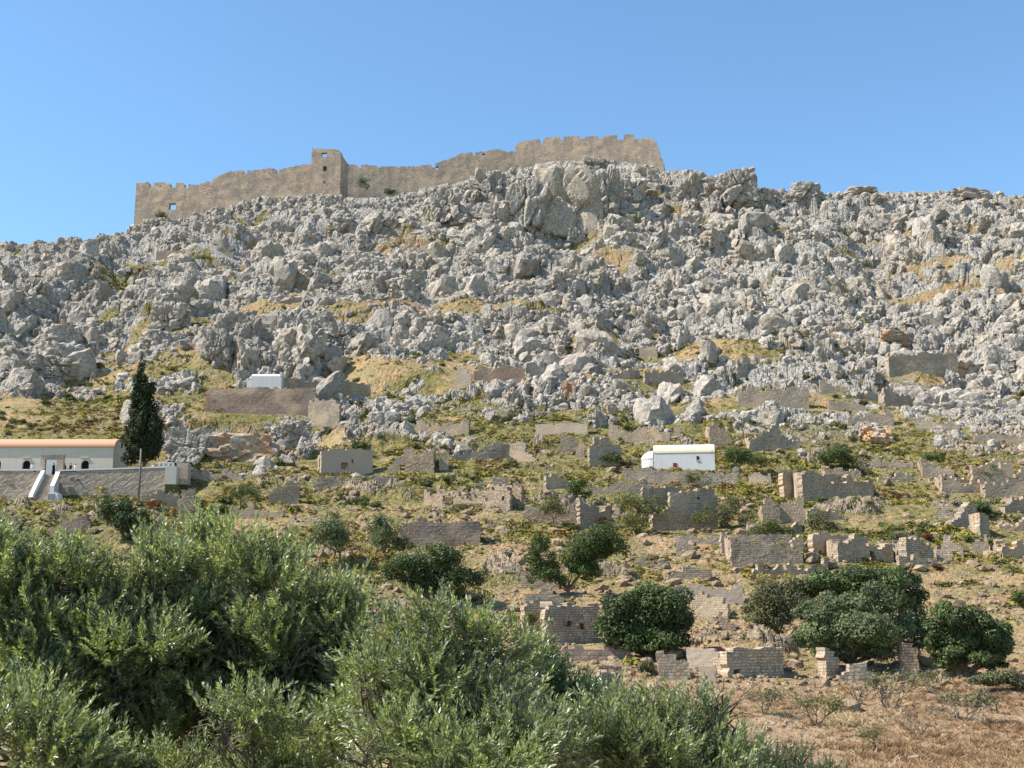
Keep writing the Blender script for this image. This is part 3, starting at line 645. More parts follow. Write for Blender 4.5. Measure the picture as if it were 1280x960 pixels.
# ------------------------------------------------------------------ castle on the crest
def castle():
    def foot(px, back=2.0):
        a = (px - 640) / F / (CT - (480 - np.interp(px, SKY[:, 0], SKY[:, 1])) / F * ST)
        yc, _ = crest(a); return Vector((float(a * (yc + back)), float(yc + back), 0))
    root = empty('castle', (foot(405).x, foot(405).y, float(height(foot(405).x, foot(405).y))), 'long battlemented stone castle wall with a square tower along the rocky crest', 'castle')
    org = root.location
    def seg(nm, top, b0, b1, thick=1.6, holes=(), rough=.03, parent=root, lab=None, A=None, B=None, cs=.42, cz=.34):
        SEED[0] += 1
        A = A or foot(top[0][0], b0); B = B or foot(top[-1][0], b1)
        d, n, L = frame_of(A, B)
        sz = [to_wall(A, d, px, py) for px, py in top]
        ss = np.array([q[0] for q in sz]); zz = np.array([q[1] for q in sz])
        hs = []
        for (x0, y0, x1, y1) in holes:
            s0, z1 = to_wall(A, d, x0, y0); s1, z0 = to_wall(A, d, x1, y1); hs.append((s0, s1, z0, z1))
        CLEAR.append((A.x, A.y, B.x, B.y, 0.8))
        V, Q, UV = grid_wall(A, d, n, L, lambda s: np.interp(s, ss, zz), lambda s: float(height(A.x + d.x * s, A.y + d.y * s)) - 4, hs, thick, cs, cz, rough, SEED[0], .012, .10)
        V = V - np.array(org)
        o = link(nm, mesh_np(nm, V, Q, M['castle'], uv=UV), parent)
        if lab: o['label'] = lab
        return A, B
    A, B = seg('curtain_wall', [(166.5, 229), (176, 228), (185.5, 227.5), (186, 233.5), (192, 233.5), (192.3, 228.5), (200, 228), (212, 229), (212.5, 235), (219, 235), (219.3, 229), (230, 229.5), (230.5, 235), (236, 235), (236.3, 230.5),
               (247, 231), (254, 229), (261, 225.5), (261.4, 228), (266, 228), (266.3, 224), (275, 219), (288, 214), (304, 213.5), (304.4, 217), (309, 217), (309.3, 213.5), (320, 213), (335, 210), (344, 211.5), (344.4, 215.5), (348.8, 215.5), (349, 212), (362, 209), (378, 206), (390, 205)],
        25.0, 3.0, holes=[(212, 254.5, 219.5, 262), (201, 231.5, 202.5, 234)], lab='left curtain wall with square merlons')
    def face(nm, P0, dd, nn, LL, topf, hs=(), parent=root, thick=1.1):
        SEED[0] += 1
        V, Q, UV = grid_wall(P0, dd, nn, LL, topf, lambda s: float(height(P0.x + dd.x * s, P0.y + dd.y * s)) - 5, hs, thick, .42, .34, .03, SEED[0], .012, .10)
        return link(nm, mesh_np(nm, V - np.array(org), Q, M['castle'], uv=UV), parent)
    zl = float(tan_of(229)) * A.y
    face('end_wall', Vector((A.x, A.y + 1.68, 0)), Vector((0.0, 1.0)), Vector((-1.0, 0.0)), 9.0, lambda s: zl)
    seg('curtain_wall', [(424.5, 204.5), (430, 206), (440, 205), (446.5, 206), (446.8, 209), (451.6, 209), (452, 205.5), (465, 206.5), (472, 207.5), (472.3, 209.5), (476, 209.5), (476.3, 207.5), (496, 208), (496.3, 210), (500, 210), (500.3, 208.5), (520, 208.5),
               (538, 205), (538.3, 208.5), (543.5, 208.5), (544, 204), (556, 200), (566, 197), (576, 192), (590, 190.5), (590.4, 194), (594, 194), (594.3, 191), (608, 188.5), (624, 186), (633, 190), (644, 189)],
        21.0, 2.5, holes=[(603.5, 192, 605.5, 195), (545, 208, 548, 213)], lab='middle curtain wall with small gaps')
    seg('curtain_wall', [(644.3, 181), (652, 177), (658, 175.5), (674, 174), (675, 180), (678.5, 180), (679, 173), (700, 171), (700.3, 174.5), (704.6, 174.5), (705, 170.5), (724, 170), (724.3, 174), (729.6, 174), (730, 170.5), (748, 169.5), (748.3, 173.5), (753.4, 173.5), (753.7, 169.5),
               (771, 169), (771.5, 174.5), (779.5, 174), (780, 168.5), (792, 168), (793, 172), (796.4, 175)],
        8.0, 1.5, lab='right curtain wall with broad merlons')
    # bastion with a battered right flank
    SEED[0] += 1
    A = foot(796.5, 1.0); B = foot(829, 2.5)
    d, n, L = frame_of(A, B)
    pts = [to_wall(A, d, px, py) for px, py in ((796.5, 174.5), (803, 172.7), (812, 172.5), (816, 173.5), (819.5, 177), (822, 183), (825, 193), (830, 206))]
    ss = np.array([p[0] for p in pts]); zz = np.array([p[1] for p in pts])
    V, Q, UV = grid_wall(A, d, n, float(ss.max()), lambda s: np.interp(s, ss, zz), lambda s: float(height(A.x + d.x * s, A.y + d.y * s)) - 3, [], 9.0, .42, .34, .05, SEED[0], .012, .10)
    o = link('bastion', mesh_np('bastion', V - np.array(org), Q, M['castle'], uv=UV), root)
    # square tower: four walls with a real opening right through the top storey
    A = foot(387.6, 1.6); B = foot(424.8, 0.2)
    d, n, w = frame_of(A, B); m = -n; dp = w * 0.8; t = 1.1; m3 = Vector((m.x, m.y, 0)); d3 = Vector((d.x, d.y, 0))
    tp = [to_wall(A, d, *p) for p in ((388.4, 185), (405, 186), (423, 187.2), (423.8, 190))]
    tx, tz = [p[0] for p in tp], [p[1] for p in tp]; zt = min(tz)
    s0, z1 = to_wall(A, d, 402.3, 191.6); s1, z0 = to_wall(A, d, 408.7, 196)
    tw = face('tower', A, d, n, w, lambda s: np.interp(s, tx, tz), [(s0, s1, z0, z1)])
    face('tower_side', A + m3 * (t + .06), Vector((m.x, m.y)), Vector((-d.x, -d.y)), dp, lambda s: zt, parent=tw)
    face('tower_side', B + m3 * (t + .06), Vector((m.x, m.y)), Vector((d.x, d.y)), dp, lambda s: zt - .5, parent=tw)
    face('tower_back', A + m3 * (t + dp + .12), d, n, w, lambda s: zt, [(s0 - .3, s1 + .3, z0 + .3, z1 + 2.2)], parent=tw)
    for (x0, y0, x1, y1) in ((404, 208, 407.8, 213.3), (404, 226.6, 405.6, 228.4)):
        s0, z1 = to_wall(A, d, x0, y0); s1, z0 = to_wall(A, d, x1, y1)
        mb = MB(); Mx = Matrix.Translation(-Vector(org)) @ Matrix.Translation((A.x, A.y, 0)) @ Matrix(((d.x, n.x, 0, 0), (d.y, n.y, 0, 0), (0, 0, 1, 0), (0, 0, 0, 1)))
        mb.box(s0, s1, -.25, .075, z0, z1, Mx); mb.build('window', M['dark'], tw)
castle()
# ------------------------------------------------------------------ church, stairs, chapels
def church():
    y0 = 165.0; z0 = CH_FLOOR
    xr = at(141, 580, y0).x; xl = xr - 30.0; dpt = 6.6
    ze = float(tan_of(557.5)) * y0; ridge = 1.25
    org = Vector((xr - 8, y0, z0)); T = lambda x, y, z: (x - org.x, y - org.y, z - org.z)
    root = empty('church', org, 'long cream church with a low rounded orange roof behind the terrace parapet', 'church')
    bm = bmesh.new()
    # body with arched openings in the front: built column by column
    def arch(px0, px1, pt, pb=588):
        xa, xb = at(px0, 580, y0).x, at(px1, 580, y0).x; return (xa, xb, float(tan_of(pt)) * y0, z0 + 0.02)
    ops = [arch(-8, 1.2, 575), arch(28, 38, 575.6), arch(101.4, 111.2, 575.6)]
    poly_front = MB(); zb0 = z0 - 0.6
    xs = [xl] + [v for o in ops for v in o[:2]] + [xr]
    xs = sorted(xs)
    for i in range(0, len(xs) - 1, 2):                       # solid bays
        poly_front.prism([(T(xs[i], 0, zb0)[0], T(0, 0, zb0)[2]), (T(xs[i + 1], 0, 0)[0], T(0, 0, zb0)[2]), (T(xs[i + 1], 0, 0)[0], T(0, 0, ze)[2]), (T(xs[i], 0, 0)[0], T(0, 0, ze)[2])], 'y', 0, 0.6)
    for (xa, xb, zt, zf) in ops:                             # arched heads over the openings
        r = (xb - xa) / 2; cx = (xa + xb) / 2; zc = zt - r
        pl = [(xa, ze), (xa, zc)] + [(cx - r * math.cos(k * math.pi / 10), zc + r * math.sin(k * math.pi / 10)) for k in range(1, 10)] + [(xb, zc), (xb, ze)]
        poly_front.prism([(T(x, 0, 0)[0], T(0, 0, z)[2]) for x, z in pl], 'y', 0.002, 0.598)
    poly_front.build('front_wall', M['cream'], root)
    sd = MB()
    prof = [(0.62, zb0 - z0), (dpt, zb0 - z0), (dpt, ze - z0)] + [(dpt / 2 + dpt / 2 * math.cos(k * math.pi / 16), ze - z0 + ridge * math.sin(k * math.pi / 16)) for k in range(1, 16)] + [(0.62, ze - z0 + .02)]
    sd.prism(prof, 'x', xr - org.x - 0.5, xr - org.x); sd.build('gable_wall', M['cream'], root)
    MB().box(xl - org.x, xr - org.x - .52, dpt - .5, dpt, zb0 - z0, ze - z0).build('back_wall', M['cream'], root)
    rf = [(-0.22 + (dpt + .44) * (0.5 - 0.5 * math.cos(k * math.pi / 18)), ze - z0 + 0.02 + (ridge + .1) * math.sin(k * math.pi / 18)) for k in range(19)]
    rin = [(u, w - 0.16) for u, w in rf][::-1]
    MB().prism(rf + rin, 'x', xl - org.x - .2, xr - org.x + .18).build('roof', M['roof'], root)
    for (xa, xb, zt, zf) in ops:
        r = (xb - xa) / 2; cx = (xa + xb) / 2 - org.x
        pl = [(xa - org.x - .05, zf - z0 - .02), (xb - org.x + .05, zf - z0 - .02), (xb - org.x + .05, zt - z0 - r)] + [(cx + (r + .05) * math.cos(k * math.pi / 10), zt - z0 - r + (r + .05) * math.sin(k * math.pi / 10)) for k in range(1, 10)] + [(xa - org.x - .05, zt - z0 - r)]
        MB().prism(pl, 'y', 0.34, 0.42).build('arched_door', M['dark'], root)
    for px in (33, 106):
        c = at(px, 572, y0)
        MB().box(c.x - org.x - 0.55, c.x - org.x + 0.55, -0.12, -0.003, c.z - z0 - .05, c.z - z0 + 0.03).build('drip_ledge', M['cream'], root)
    c = at(150.5, 560, y0)
    MB().box(at(56.5, 580, y0).x - org.x, at(71, 580, y0).x - org.x, -.08, -.003, 0, float(tan_of(573)) * y0 - z0).build('brightening_panel', M['white'], root)  # white panel added on the front wall, painting brightness into the gateway opening
    MB().box(xr - org.x + .002, xr - org.x + .05, 3.0, 3.5, ze - z0 + .2, ze - z0 + .9).build('window', M['dark'], root)
    MB().box(xr - org.x + .002, xr - org.x + .05, 1.2, 1.9, 0.02, 1.9).build('side_door', M['dark'], root)
church()

def pix_box(mb, px0, px1, pyt, pyb, y, dep, org):
    a = at(px0, pyt, y); b = at(px1, pyb, y)
    mb.box(a.x - org.x, b.x - org.x, y - org.y, y + dep - org.y, b.z - org.z, a.z - org.z)

def terrace():
    y0 = CH_Y; org = Vector((at(100, 600, y0).x, y0, CH_FLOOR))
    root = empty('church_terrace_wall', org, 'stone terrace wall with white coping in front of the church, split by stairs', 'terrace wall')
    zc = lambda py: float(tan_of(py)) * y0
    for (pa, pb, ta, tb) in ((-220, 52, 589, 588), (72, 207, 589, 584.5)):
        A = at(pa, 600, y0); B = at(pb, 600, y0); SEED[0] += 1
        d, n, L = frame_of(A, B)
        V, Q, UV = grid_wall(A, d, n, L, lambda s: zc(ta) + (zc(tb) - zc(ta)) * s / L, lambda s: float(height(A.x + s, y0 - 1.0)) - 2.5, [], .8, .4, .3, .01, SEED[0], .04, .15)
        w = link('wall', mesh_np('wall', V - np.array(org), Q, M['terr'], uv=UV), root)
        CLEAR.append((A.x, A.y, B.x, B.y, 3.5))
        mb = MB(); za, zb_ = zc(ta) - org.z, zc(tb) - org.z; xa, xb = A.x - org.x, B.x - org.x
        sect = lambda x, z: [(x, -.09, z - .02), (x, .9, z - .02), (x, .9, z + .17), (x, -.09, z + .17)]
        b = len(mb.v); mb.v += sect(xa, za) + sect(xb, zb_)
        mb.f += [(0, 1, 2, 3), (7, 6, 5, 4)] + [(i, (i + 1) % 4 + 0, (i + 1) % 4 + 4, i + 4) for i in range(4)]
        mb.build('coping', M['white'], w)
    # stepped lower tiers left of the stairs
    for k, (py, pb) in enumerate(((611, 52), (620, 38), (629, 34))):
        yy = y0 - 1.3 - k * 1.1; A = at(-220, py, yy); B = at(pb - 6, py, yy); SEED[0] += 1
        d, n, L = frame_of(A, B)
        V, Q, UV = grid_wall(A, d, n, L, lambda s: A.z, lambda s: float(height(A.x + s, yy - .6)) - 2, [], .95, .4, .25, .02, SEED[0], .04, .15)
        w = link('tier', mesh_np('tier', V - np.array(org), Q, M['terr'], uv=UV), root)
    a = at(207, 584.5, y0); b = at(221, 600, y0)
    MB().box(a.x - org.x + .02, b.x - org.x, -.15, 1.0, b.z - org.z - .6, a.z - org.z + .12).build('end_pier', M['palestone'], root, .04)
    a = at(222, 579, y0 + 1.5); b = at(236, 592, y0 + 1.5)
    MB().box(a.x - org.x, b.x - org.x, 1.2, 2.6, b.z - org.z - 1.5, a.z - org.z).build('end_block', M['terr'], root, .06)
terrace()

def railing():
    y0 = CH_Y + 1.7; a = at(198, 578, y0); b = at(217.5, 585.5, y0)
    org = Vector(((a.x + b.x) / 2, y0, CH_FLOOR)); L = b.x - a.x; H = a.z - CH_FLOOR
    root = empty('balustrade', org, 'small white balustrade at the right end of the church terrace', 'balustrade')
    MB().box(-L / 2, L / 2, -.08, .08, H - .14, H).build('top_rail', M['white'], root)
    MB().box(-L / 2, L / 2, -.08, .08, 0.0, .35).build('base', M['white'], root)
    for k in range(4):
        x = -L / 2 + .12 + k * (L - .24) / 3
        MB().box(x - .11, x + .11, -.075, .075, .352, H - .142).build('post', M['white'], root)
    for k in range(3):
        for j in range(2):
            x = -L / 2 + .12 + (k + (j + 1) / 3) * (L - .24) / 3
            MB().tube([(x, 0, .353), (x, 0, .5), (x, 0, H - .3), (x, 0, H - .143)], [.04, .07, .05, .04]).build('baluster', M['white'], root)
railing()

def stairs():
    y0 = CH_Y
    org = at(60, 600, y0 - 1); root = empty('stairs', org, 'straight stone stairway with whitewashed side walls climbing to the church gate', 'stairs')
    n = 19; yb, yt_ = y0 - 7.5, y0 + .6
    zb_ = float(tan_of(638)) * yb; zt_ = CH_FLOOR - 0.05
    mb = MB()
    for k in range(n):
        f0 = k / n; ya = yb + (yt_ - yb) * f0; yc = yb + (yt_ - yb) * (k + 1) / n; z = zb_ + (zt_ - zb_) * (k + 1) / n
        pl = 38 + (57 - 38) * f0; pr = 61 + (68.5 - 61) * f0
        xl = at(pl, 600, ya).x; xr = at(pr, 600, ya).x
        mb.box(xl - org.x, xr - org.x, ya - org.y + .003 * k, yt_ + .3 - org.y - .004 * k, z - 2.5 - org.z, z - org.z)
    mb.build('steps', M['terr'], root)
    def parapet(nm, pts, w=.45, low=2.6):
        V = []; Fc = []
        for (px, py, y, k) in pts:
            p = at(px, py, y)
            for dx in (0, w):
                V.append((p.x + dx - org.x, p.y - org.y, p.z - org.z)); V.append((p.x + dx - org.x, p.y - org.y, p.z - org.z - k))
        for i in range(len(pts) - 1):
            b = i * 4
            Fc += [(b, b + 4, b + 6, b + 2), (b, b + 1, b + 5, b + 4), (b + 2, b + 6, b + 7, b + 3), (b + 1, b + 3, b + 7, b + 5)]
        e = (len(pts) - 1) * 4
        Fc += [(0, 2, 3, 1), (e, e + 1, e + 3, e + 2)]
        m = MB(); m.v = V; m.f = Fc; m.build(nm, M['white'], root)
    parapet('side_wall', [(51.5, 588, y0 - .25, 3.2), (44, 602, y0 - 3, 2.6), (36.5, 617.5, y0 - 5.8, 3.4), (35, 624, y0 - 7.4, 2.8)], .5)
    parapet('side_wall', [(70, 589.5, y0 - .3, 3.0), (66.5, 598, y0 - 2.4, 2.2), (62.5, 607, y0 - 4.3, 2.4)], .55)
    a = at(59, 615, y0 - 7.0); b = at(73.5, 637, y0 - 7.0)
    blk = MB()
    zz = lambda py: float(tan_of(py)) * (y0 - 7.0) - org.z
    X = lambda px: at(px, 620, y0 - 7.0).x - org.x
    blk.prism([(X(58.8), zz(637)), (X(77), zz(637)), (X(74), zz(624)), (X(71.5), zz(616.5)), (X(68), zz(615)), (X(60), zz(616)), (X(59), zz(622))], 'y', y0 - 7.0 - org.y, y0 - 5.4 - org.y)
    o = blk.build('end_block', M['white'], root, .03)
    MB().box(X(60), X(68), y0 - 7.09 - org.y, y0 - 7.003 - org.y, zz(625.5), zz(617.5)).build('plaque', mat_plain('grey_plaque', (.22, .22, .23), .3, 6), o)
    CLEAR.append((at(36, 637, y0 - 7).x, y0 - 7, at(76, 637, y0 - 7).x, y0 - 7, 3.0))
stairs()

def gateway():
    y0 = CH_Y + 1.0; org = at(63, 600, y0); org.z = CH_FLOOR
    root = empty('stone_gateway', org, 'square pale stone gateway at the head of the church stairs', 'gateway')
    X = lambda px: at(px, 580, y0).x - org.x
    Z = lambda py: float(tan_of(py)) * y0 - org.z
    for a, b in ((50.5, 56), (70.5, 79)): MB().box(X(a), X(b), 0, .55, -.5, Z(569.6)).build('pillar', M['terr'], root, .02)
    MB().box(X(55.98), X(70.52), .003, .547, Z(573.8), Z(569.7)).build('lintel', M['terr'], root)
    MB().box(X(50), X(79.5), -.08, .62, Z(569.55), Z(568.4)).build('cornice', M['terr'], root, .02)
gateway()

def chapel():
    y0 = MC_Y + 1.7; A = at(817.5, 588, y0); B = at(893, 590.3, y0 - 0.0)
    org = Vector((A.x, y0, MC_Z)); L = B.x - A.x; D = 4.6
    Z = lambda py: float(tan_of(py)) * y0 - MC_Z
    root = empty('chapel', org, 'white vaulted chapel with cream roof, red shutter and small rounded apse', 'chapel')
    root.rotation_euler = (0, 0, math.radians(-7))
    he = Z(566.3); rd = Z(554.6) - he
    body = MB()
    sec = [(0, -1.0), (D, -1.0), (D, he)] + [(D / 2 + D / 2 * math.cos(k * math.pi / 14), he + rd * math.sin(k * math.pi / 14)) for k in range(1, 14)] + [(0, he)]
    body.prism(sec, 'x', 0, L); body.build('wall', M['white'], root)
    vs = [(D / 2 - (D / 2 + .06) * math.cos(k * math.pi / 18), he - .02 + (rd + .1) * math.sin(k * math.pi / 18)) for k in range(19)]
    vin = [(D / 2 + (u - D / 2) * .985, max(he - .12, w - .16)) for u, w in vs][::-1]
    MB().prism(vs + vin, 'x', .22, L - .22).build('roof', M['vault'], root, smooth=False)
    for x in (-.02, L - .20):
        gs = [(.0, he - .1), (D, he - .1)] + [(D / 2 + (D / 2 + .05) * math.cos(k * math.pi / 14), he + (rd + .06) * math.sin(k * math.pi / 14)) for k in range(0, 15)]
        MB().prism(gs, 'x', x, x + .22).build('gable_coping', M['white'], root)
    # low apse on the left end
    r = 1.6; ap = MB()
    n = 14; cx, cy = -.12, D / 2 - .25; h = Z(572.5)
    ring = [(cx - r * math.sin(k * math.pi / n), cy - r * math.cos(k * math.pi / n)) for k in range(n + 1)]
    ap.prism(ring, 'z', -1.0, h)
    ao = ap.build('apse', M['white'], root)
    cap = MB(); b0 = 0
    for j in range(6):
        f = j / 6; rr = (r + .06) * math.cos(f * math.pi / 2); zz = h + .005 + (Z(561.5) - h) * math.sin(f * math.pi / 2)
        for k in range(n + 1): cap.v.append((cx - rr * math.sin(k * math.pi / n) - .004, cy - rr * math.cos(k * math.pi / n), zz))
    cap.v.append((cx - .004, cy, Z(561.5)))
    for j in range(5):
        for k in range(n): a = j * (n + 1) + k; cap.f.append((a, a + 1, a + n + 2, a + n + 1))
    for k in range(n): cap.f.append((5 * (n + 1) + k, 5 * (n + 1) + k + 1, len(cap.v) - 1))
    cap.f.append(tuple(range(n + 1))[::-1])
    cap.f.append(tuple(j * (n + 1) for j in range(6)) + (len(cap.v) - 1,) + tuple(j * (n + 1) + n for j in range(5, -1, -1)))
    cap.build('apse_roof', M['white'], root)
    sx = L / (893 - 817.5)
    def panel(nm, p0, p1, t, b, mat):
        MB().box((p0 - 817.5) * sx, (p1 - 817.5) * sx, -.06, -.003, Z(b), Z(t)).build(nm, M[mat], root, .01)
    panel('red_shutter', 841.3, 846, 579.2, 585, 'redpaint'); panel('window', 870.6, 873.6, 571.2, 576, 'dark')
    w = [o for o in root.children if o.name.startswith('window')][0]
    x0, x1, zb_, zt_ = (870.6 - 817.5) * sx, (873.6 - 817.5) * sx, Z(576), Z(571.2)
    MB().box(x0 - .1, x1 + .1, -.1, -.0035, zb_ - .1, zb_ - .005).build('sill', M['white'], w)
    CLEAR.append((A.x - 3, y0, B.x + 4, y0, 3.5)); CLEAR.append((A.x - 3, y0 + 5, B.x + 3, y0 + 5, 3.0))
chapel()

def gate():
    y0 = MC_Y + 0.3; a = at(923.5, 593.5, y0); b = at(934.5, 605, y0); L = b.x - a.x; H = a.z - b.z
    org = Vector((a.x, y0, b.z))
    root = empty('gate', org, 'dark red wooden gate between two wall ends right of the white vaulted chapel', 'gate')
    MB().box(0, .18, -.09, .09, 0, H + .1).build('post', M['redwood'], root); MB().box(L - .18, L, -.09, .09, 0, H + .1).build('post', M['redwood'], root)
    mb = MB(); mb.box(.185, L - .185, -.04, .04, .1, .25); mb.box(.185, L - .185, -.04, .04, H * .55, H * .55 + .15)
    nb = 4
    for k in range(nb):
        x = .2 + k * (L - .4) / nb; mb.box(x, x + (L - .4) / nb * .55, -.075, -.043, .05, H)
    mb.build('leaf_panel', M['redwood'], root)
    c = at(919, 589, y0 + .2)
    s = MB().box(-.45, .45, -.3, .3, -1.2, .55); s.box(-.2, .2, -.2, .2, .553, .8)
    o = s.build('shrine_box', M['white'], None, .05); o.location = at(919.5, 590.5, y0 + .5)
    tag(o, 'small white block topped by a knob beside the dark red gate', 'wayside shrine')
gate()

def upper_chapel():
    y0 = UC_Y + 2.0; A = at(313.5, 484, y0); B = at(351.7, 483, y0)
    org = Vector((A.x, y0, UC_Z)); L = B.x - A.x; D = 3.6; Z = lambda py: float(tan_of(py)) * y0 - UC_Z
    root = empty('chapel', org, 'little plain white box chapel on the high stone terrace', 'chapel')
    he = Z(470.2); rd = Z(467.6) - he + .25
    sec = [(0, -1.5), (D, -1.5), (D, he)] + [(D / 2 + D / 2 * math.cos(k * math.pi / 12), he + rd * math.sin(k * math.pi / 12)) for k in range(1, 12)] + [(0, he)]
    b = MB(); b.prism(sec, 'x', 0, L); b.build('wall', M['white'], root, .04)
    MB().box(L - .35, L + .08, -.06, D + .06, he - .05, he + rd + .1).build('bell_gable', M['white'], root, .03)
    MB().prism([(-.85, -1.5), (-.005, -1.5), (-.005, Z(473.5)), (-.45, Z(474.2)), (-.85, Z(476))], 'y', .5, D - .5).build('apse', M['white'], root, .05)
    MB().box(L * .42, L * .52, .6, 1.0, he + rd * .6, he + rd + .12).build('roof_slab', M['white'], root)
    CLEAR.append((A.x, y0, B.x, y0, 3.0))
    a = at(363, 464.5, y0 + 4)
upper_chapel()

def poles():
    y0 = 152.0; t = at(171, 561, y0); b = at(172, 640, y0); gz = float(height(b.x, y0))
    root = empty('utility_pole', (b.x, y0, gz), 'weathered wooden utility pole in front of the cypress and terrace', 'pole')
    H = t.z - gz
    MB().tube([(0, 0, -1), (0, 0, H * .6), (-.08, 0, H)], [.16, .135, .11], 10).build('shaft', M['wood'], root, smooth=True)
    MB().tube([(0.12, -.12, H * .72), (.30, -.1, H * .45), (.42, -.05, H * .3)], [.05, .03, .02], 5).build('cable_clip', M['wood'], root)
    y1 = CH_Y + 3.2; t = at(223, 556, y1); o = MB().tube([(0, 0, -.5), (0, 0, t.z - CH_FLOOR)], [.06, .05], 7).build('lamp_post', M['metal'], None)
    o.location = (t.x, y1, CH_FLOOR); tag(o, 'thin pale post at the right end of the church terrace', 'post')
    y2 = unproject(608, 742).y
poles()

def fence():
    p = unproject(640, 722); org = p
    root = empty('wooden_fence', org, 'short pale three-rail wooden fence left of the two-crowned olive', 'fence')
    a = at(630, 708, p.y); b = at(648.5, 722, p.y); L = b.x - a.x; H = a.z - p.z
    for x in (0, L): MB().box(x - L / 2 - .07, x - L / 2 + .07, -.07, .07, -.4, H + .1).build('post', M['palewood'], root)
    for k in range(3): MB().box(-L / 2 + .072, L / 2 - .072, -.04, .04, H * (.2 + .35 * k) - .09, H * (.2 + .35 * k) + .09).build('rail', M['palewood'], root)
fence()

# ------------------------------------------------------------------ people on the terrace
def skin_mesh(nm, joints, edges, mats, pick):
    me = bpy.data.meshes.new(nm); me.from_pydata([j[:3] for j in joints], edges, [])
    o = bpy.data.objects.new(nm, me); COL.objects.link(o)
    o.modifiers.new('s', 'SKIN'); sub = o.modifiers.new('d', 'SUBSURF'); sub.levels = sub.render_levels = 1
    for v, j in zip(me.skin_vertices[0].data, joints): v.radius = j[3] if isinstance(j[3], tuple) else (j[3], j[3])
    me.skin_vertices[0].data[0].use_root = True
    dg = bpy.context.evaluated_depsgraph_get()
    r = bpy.data.meshes.new_from_object(o.evaluated_get(dg)); r.name = nm
    bpy.data.objects.remove(o); bpy.data.meshes.remove(me)
    for m in mats: r.materials.append(m)
    for p in r.polygons: p.material_index = pick(p.center); p.use_smooth = True
    return r

def person_mesh(top, legs, arm=0):
    # x = side, y = facing -y, metres; height 1.72
    J = [(0, 0, .95, (.15, .10)), (0, 0, 1.15, (.14, .095)), (0, .01, 1.34, (.175, .105)), (0, .01, 1.46, (.09, .07)), (0, 0, 1.53, .052), (0, -.01, 1.60, (.07, .085)), (0, -.005, 1.69, (.065, .08))]
    E = [(0, 1), (1, 2), (2, 3), (3, 4), (4, 5), (5, 6)]
    for s in (-1, 1):
        k = len(J)
        J += [(s * .10, 0, .82, (.085, .09)), (s * .11, -.01, .48, .06), (s * .115, .02, .10, .042), (s * .12, -.11, .04, (.04, .03))]
        E += [(0, k), (k, k + 1), (k + 1, k + 2), (k + 2, k + 3)]
        k = len(J); fw = -.05 - arm * .18
        J += [(s * .20, .01, 1.40, .058), (s * .25, .03, 1.13, .042), (s * .25, fw, .90 + arm * .15, .032), (s * .245, fw - .04, .80 + arm * .12, (.022, .038))]
        E += [(3, k), (k, k + 1), (k + 1, k + 2), (k + 2, k + 3)]
        for q in range(5):                                    # fingers
            k2 = len(J); a = (q - 1.5) * .018
            J.append((s * (.245 - (.03 if q == 4 else 0)), fw - .045 + a, .745 + arm * .1 + (.03 if q == 4 else 0), .008)); E.append((k + 3, k2))
    def pick(c):
        if c.z > 1.475: return 0
        if c.z < .9 + arm * .15 and abs(c.x) > .2: return 0
        return 1 if c.z > .93 else 2
    return skin_mesh('body', J, E, [M['skin'], M[top], M[legs]], pick)

def person(px, py_feet, y, label, top, legs, rz, coat=False, arm=0, z=None):
    p = at(px, py_feet, y); p.z = CH_FLOOR if z is None else z
    o = link('person', person_mesh(top, legs, arm)); o.location = p; o.rotation_euler = (0, 0, rz)
    tag(o, label, 'person', 'people on the church terrace')
    h = MB(); n = 12
    for j in range(6):
        f = j / 5; z_ = 1.60 + .145 * math.sin(f * math.pi / 2); r = .092 * math.cos(f * math.pi / 2 * .98)
        for k in range(n):
            a = 2 * math.pi * k / n; h.v.append((r * math.cos(a), .012 + r * 1.15 * math.sin(a) * (1 if math.sin(a) > 0 else .8), z_ - .05 * (math.sin(a) > .2) * (j == 0)))
    for j in range(5):
        for k in range(n): h.f.append((j * n + k, j * n + (k + 1) % n, (j + 1) * n + (k + 1) % n, (j + 1) * n + k))
    h.build('hair', M['hair'], o, smooth=True)
    if coat:
        c = MB(); n = 16
        for (z_, r, q) in ((1.44, .15, .1), (1.36, .215, .125), (1.15, .19, .125), (.95, .20, .14), (.5, .235, .18), (.12, .26, .2)):
            for k in range(n):
                a = 2 * math.pi * k / n; c.v.append((r * math.cos(a), q * math.sin(a), z_))
        for j in range(5):
            for k in range(n): c.f.append((j * n + k, j * n + (k + 1) % n, (j + 1) * n + (k + 1) % n, (j + 1) * n + k))
        c.build('robe', M[top], o, smooth=True)
person(66.3, 595, CH_Y + 1.9, 'person in long dark robe standing in the stone gateway', 'blackcloth', 'blackcloth', 2.6, True)
person(80.3, 592, CH_Y + 2.2, 'person in dark clothes just right of the stone gateway', 'blackcloth', 'blackcloth', 1.2, True, 1)
person(87.5, 592, CH_Y + 2.0, 'person in dark clothes between a white-clad person and another dark one', 'blackcloth', 'blackcloth', -.6)
person(93, 592, CH_Y + 2.4, 'person in white left of the right arched door', 'whitecloth', 'whitecloth', -1.0, False, 1)
person(40, 592, CH_Y + 1.9, 'person in white beside the left arched door', 'whitecloth', 'blackcloth', .4, False, 0)
person(191, 592, CH_Y + 2.3, 'person in white under the cypress', 'whitecloth', 'whitecloth', .2)
person(200, 592, CH_Y + 3.2, 'person in dark clothes under the cypress by the balustrade', 'blackcloth', 'blackcloth', -.3)
def unit(a): return a / (np.linalg.norm(a, axis=-1, keepdims=True) + 1e-9)
# ------------------------------------------------------------------ the hillside
def gsum(px, py, spots):
    s = 0
    for (cx, cy, sx, sy, a) in spots: s = s + a * np.exp(-((px - cx) / sx) ** 2 - ((py - cy) / sy) ** 2)
    return s

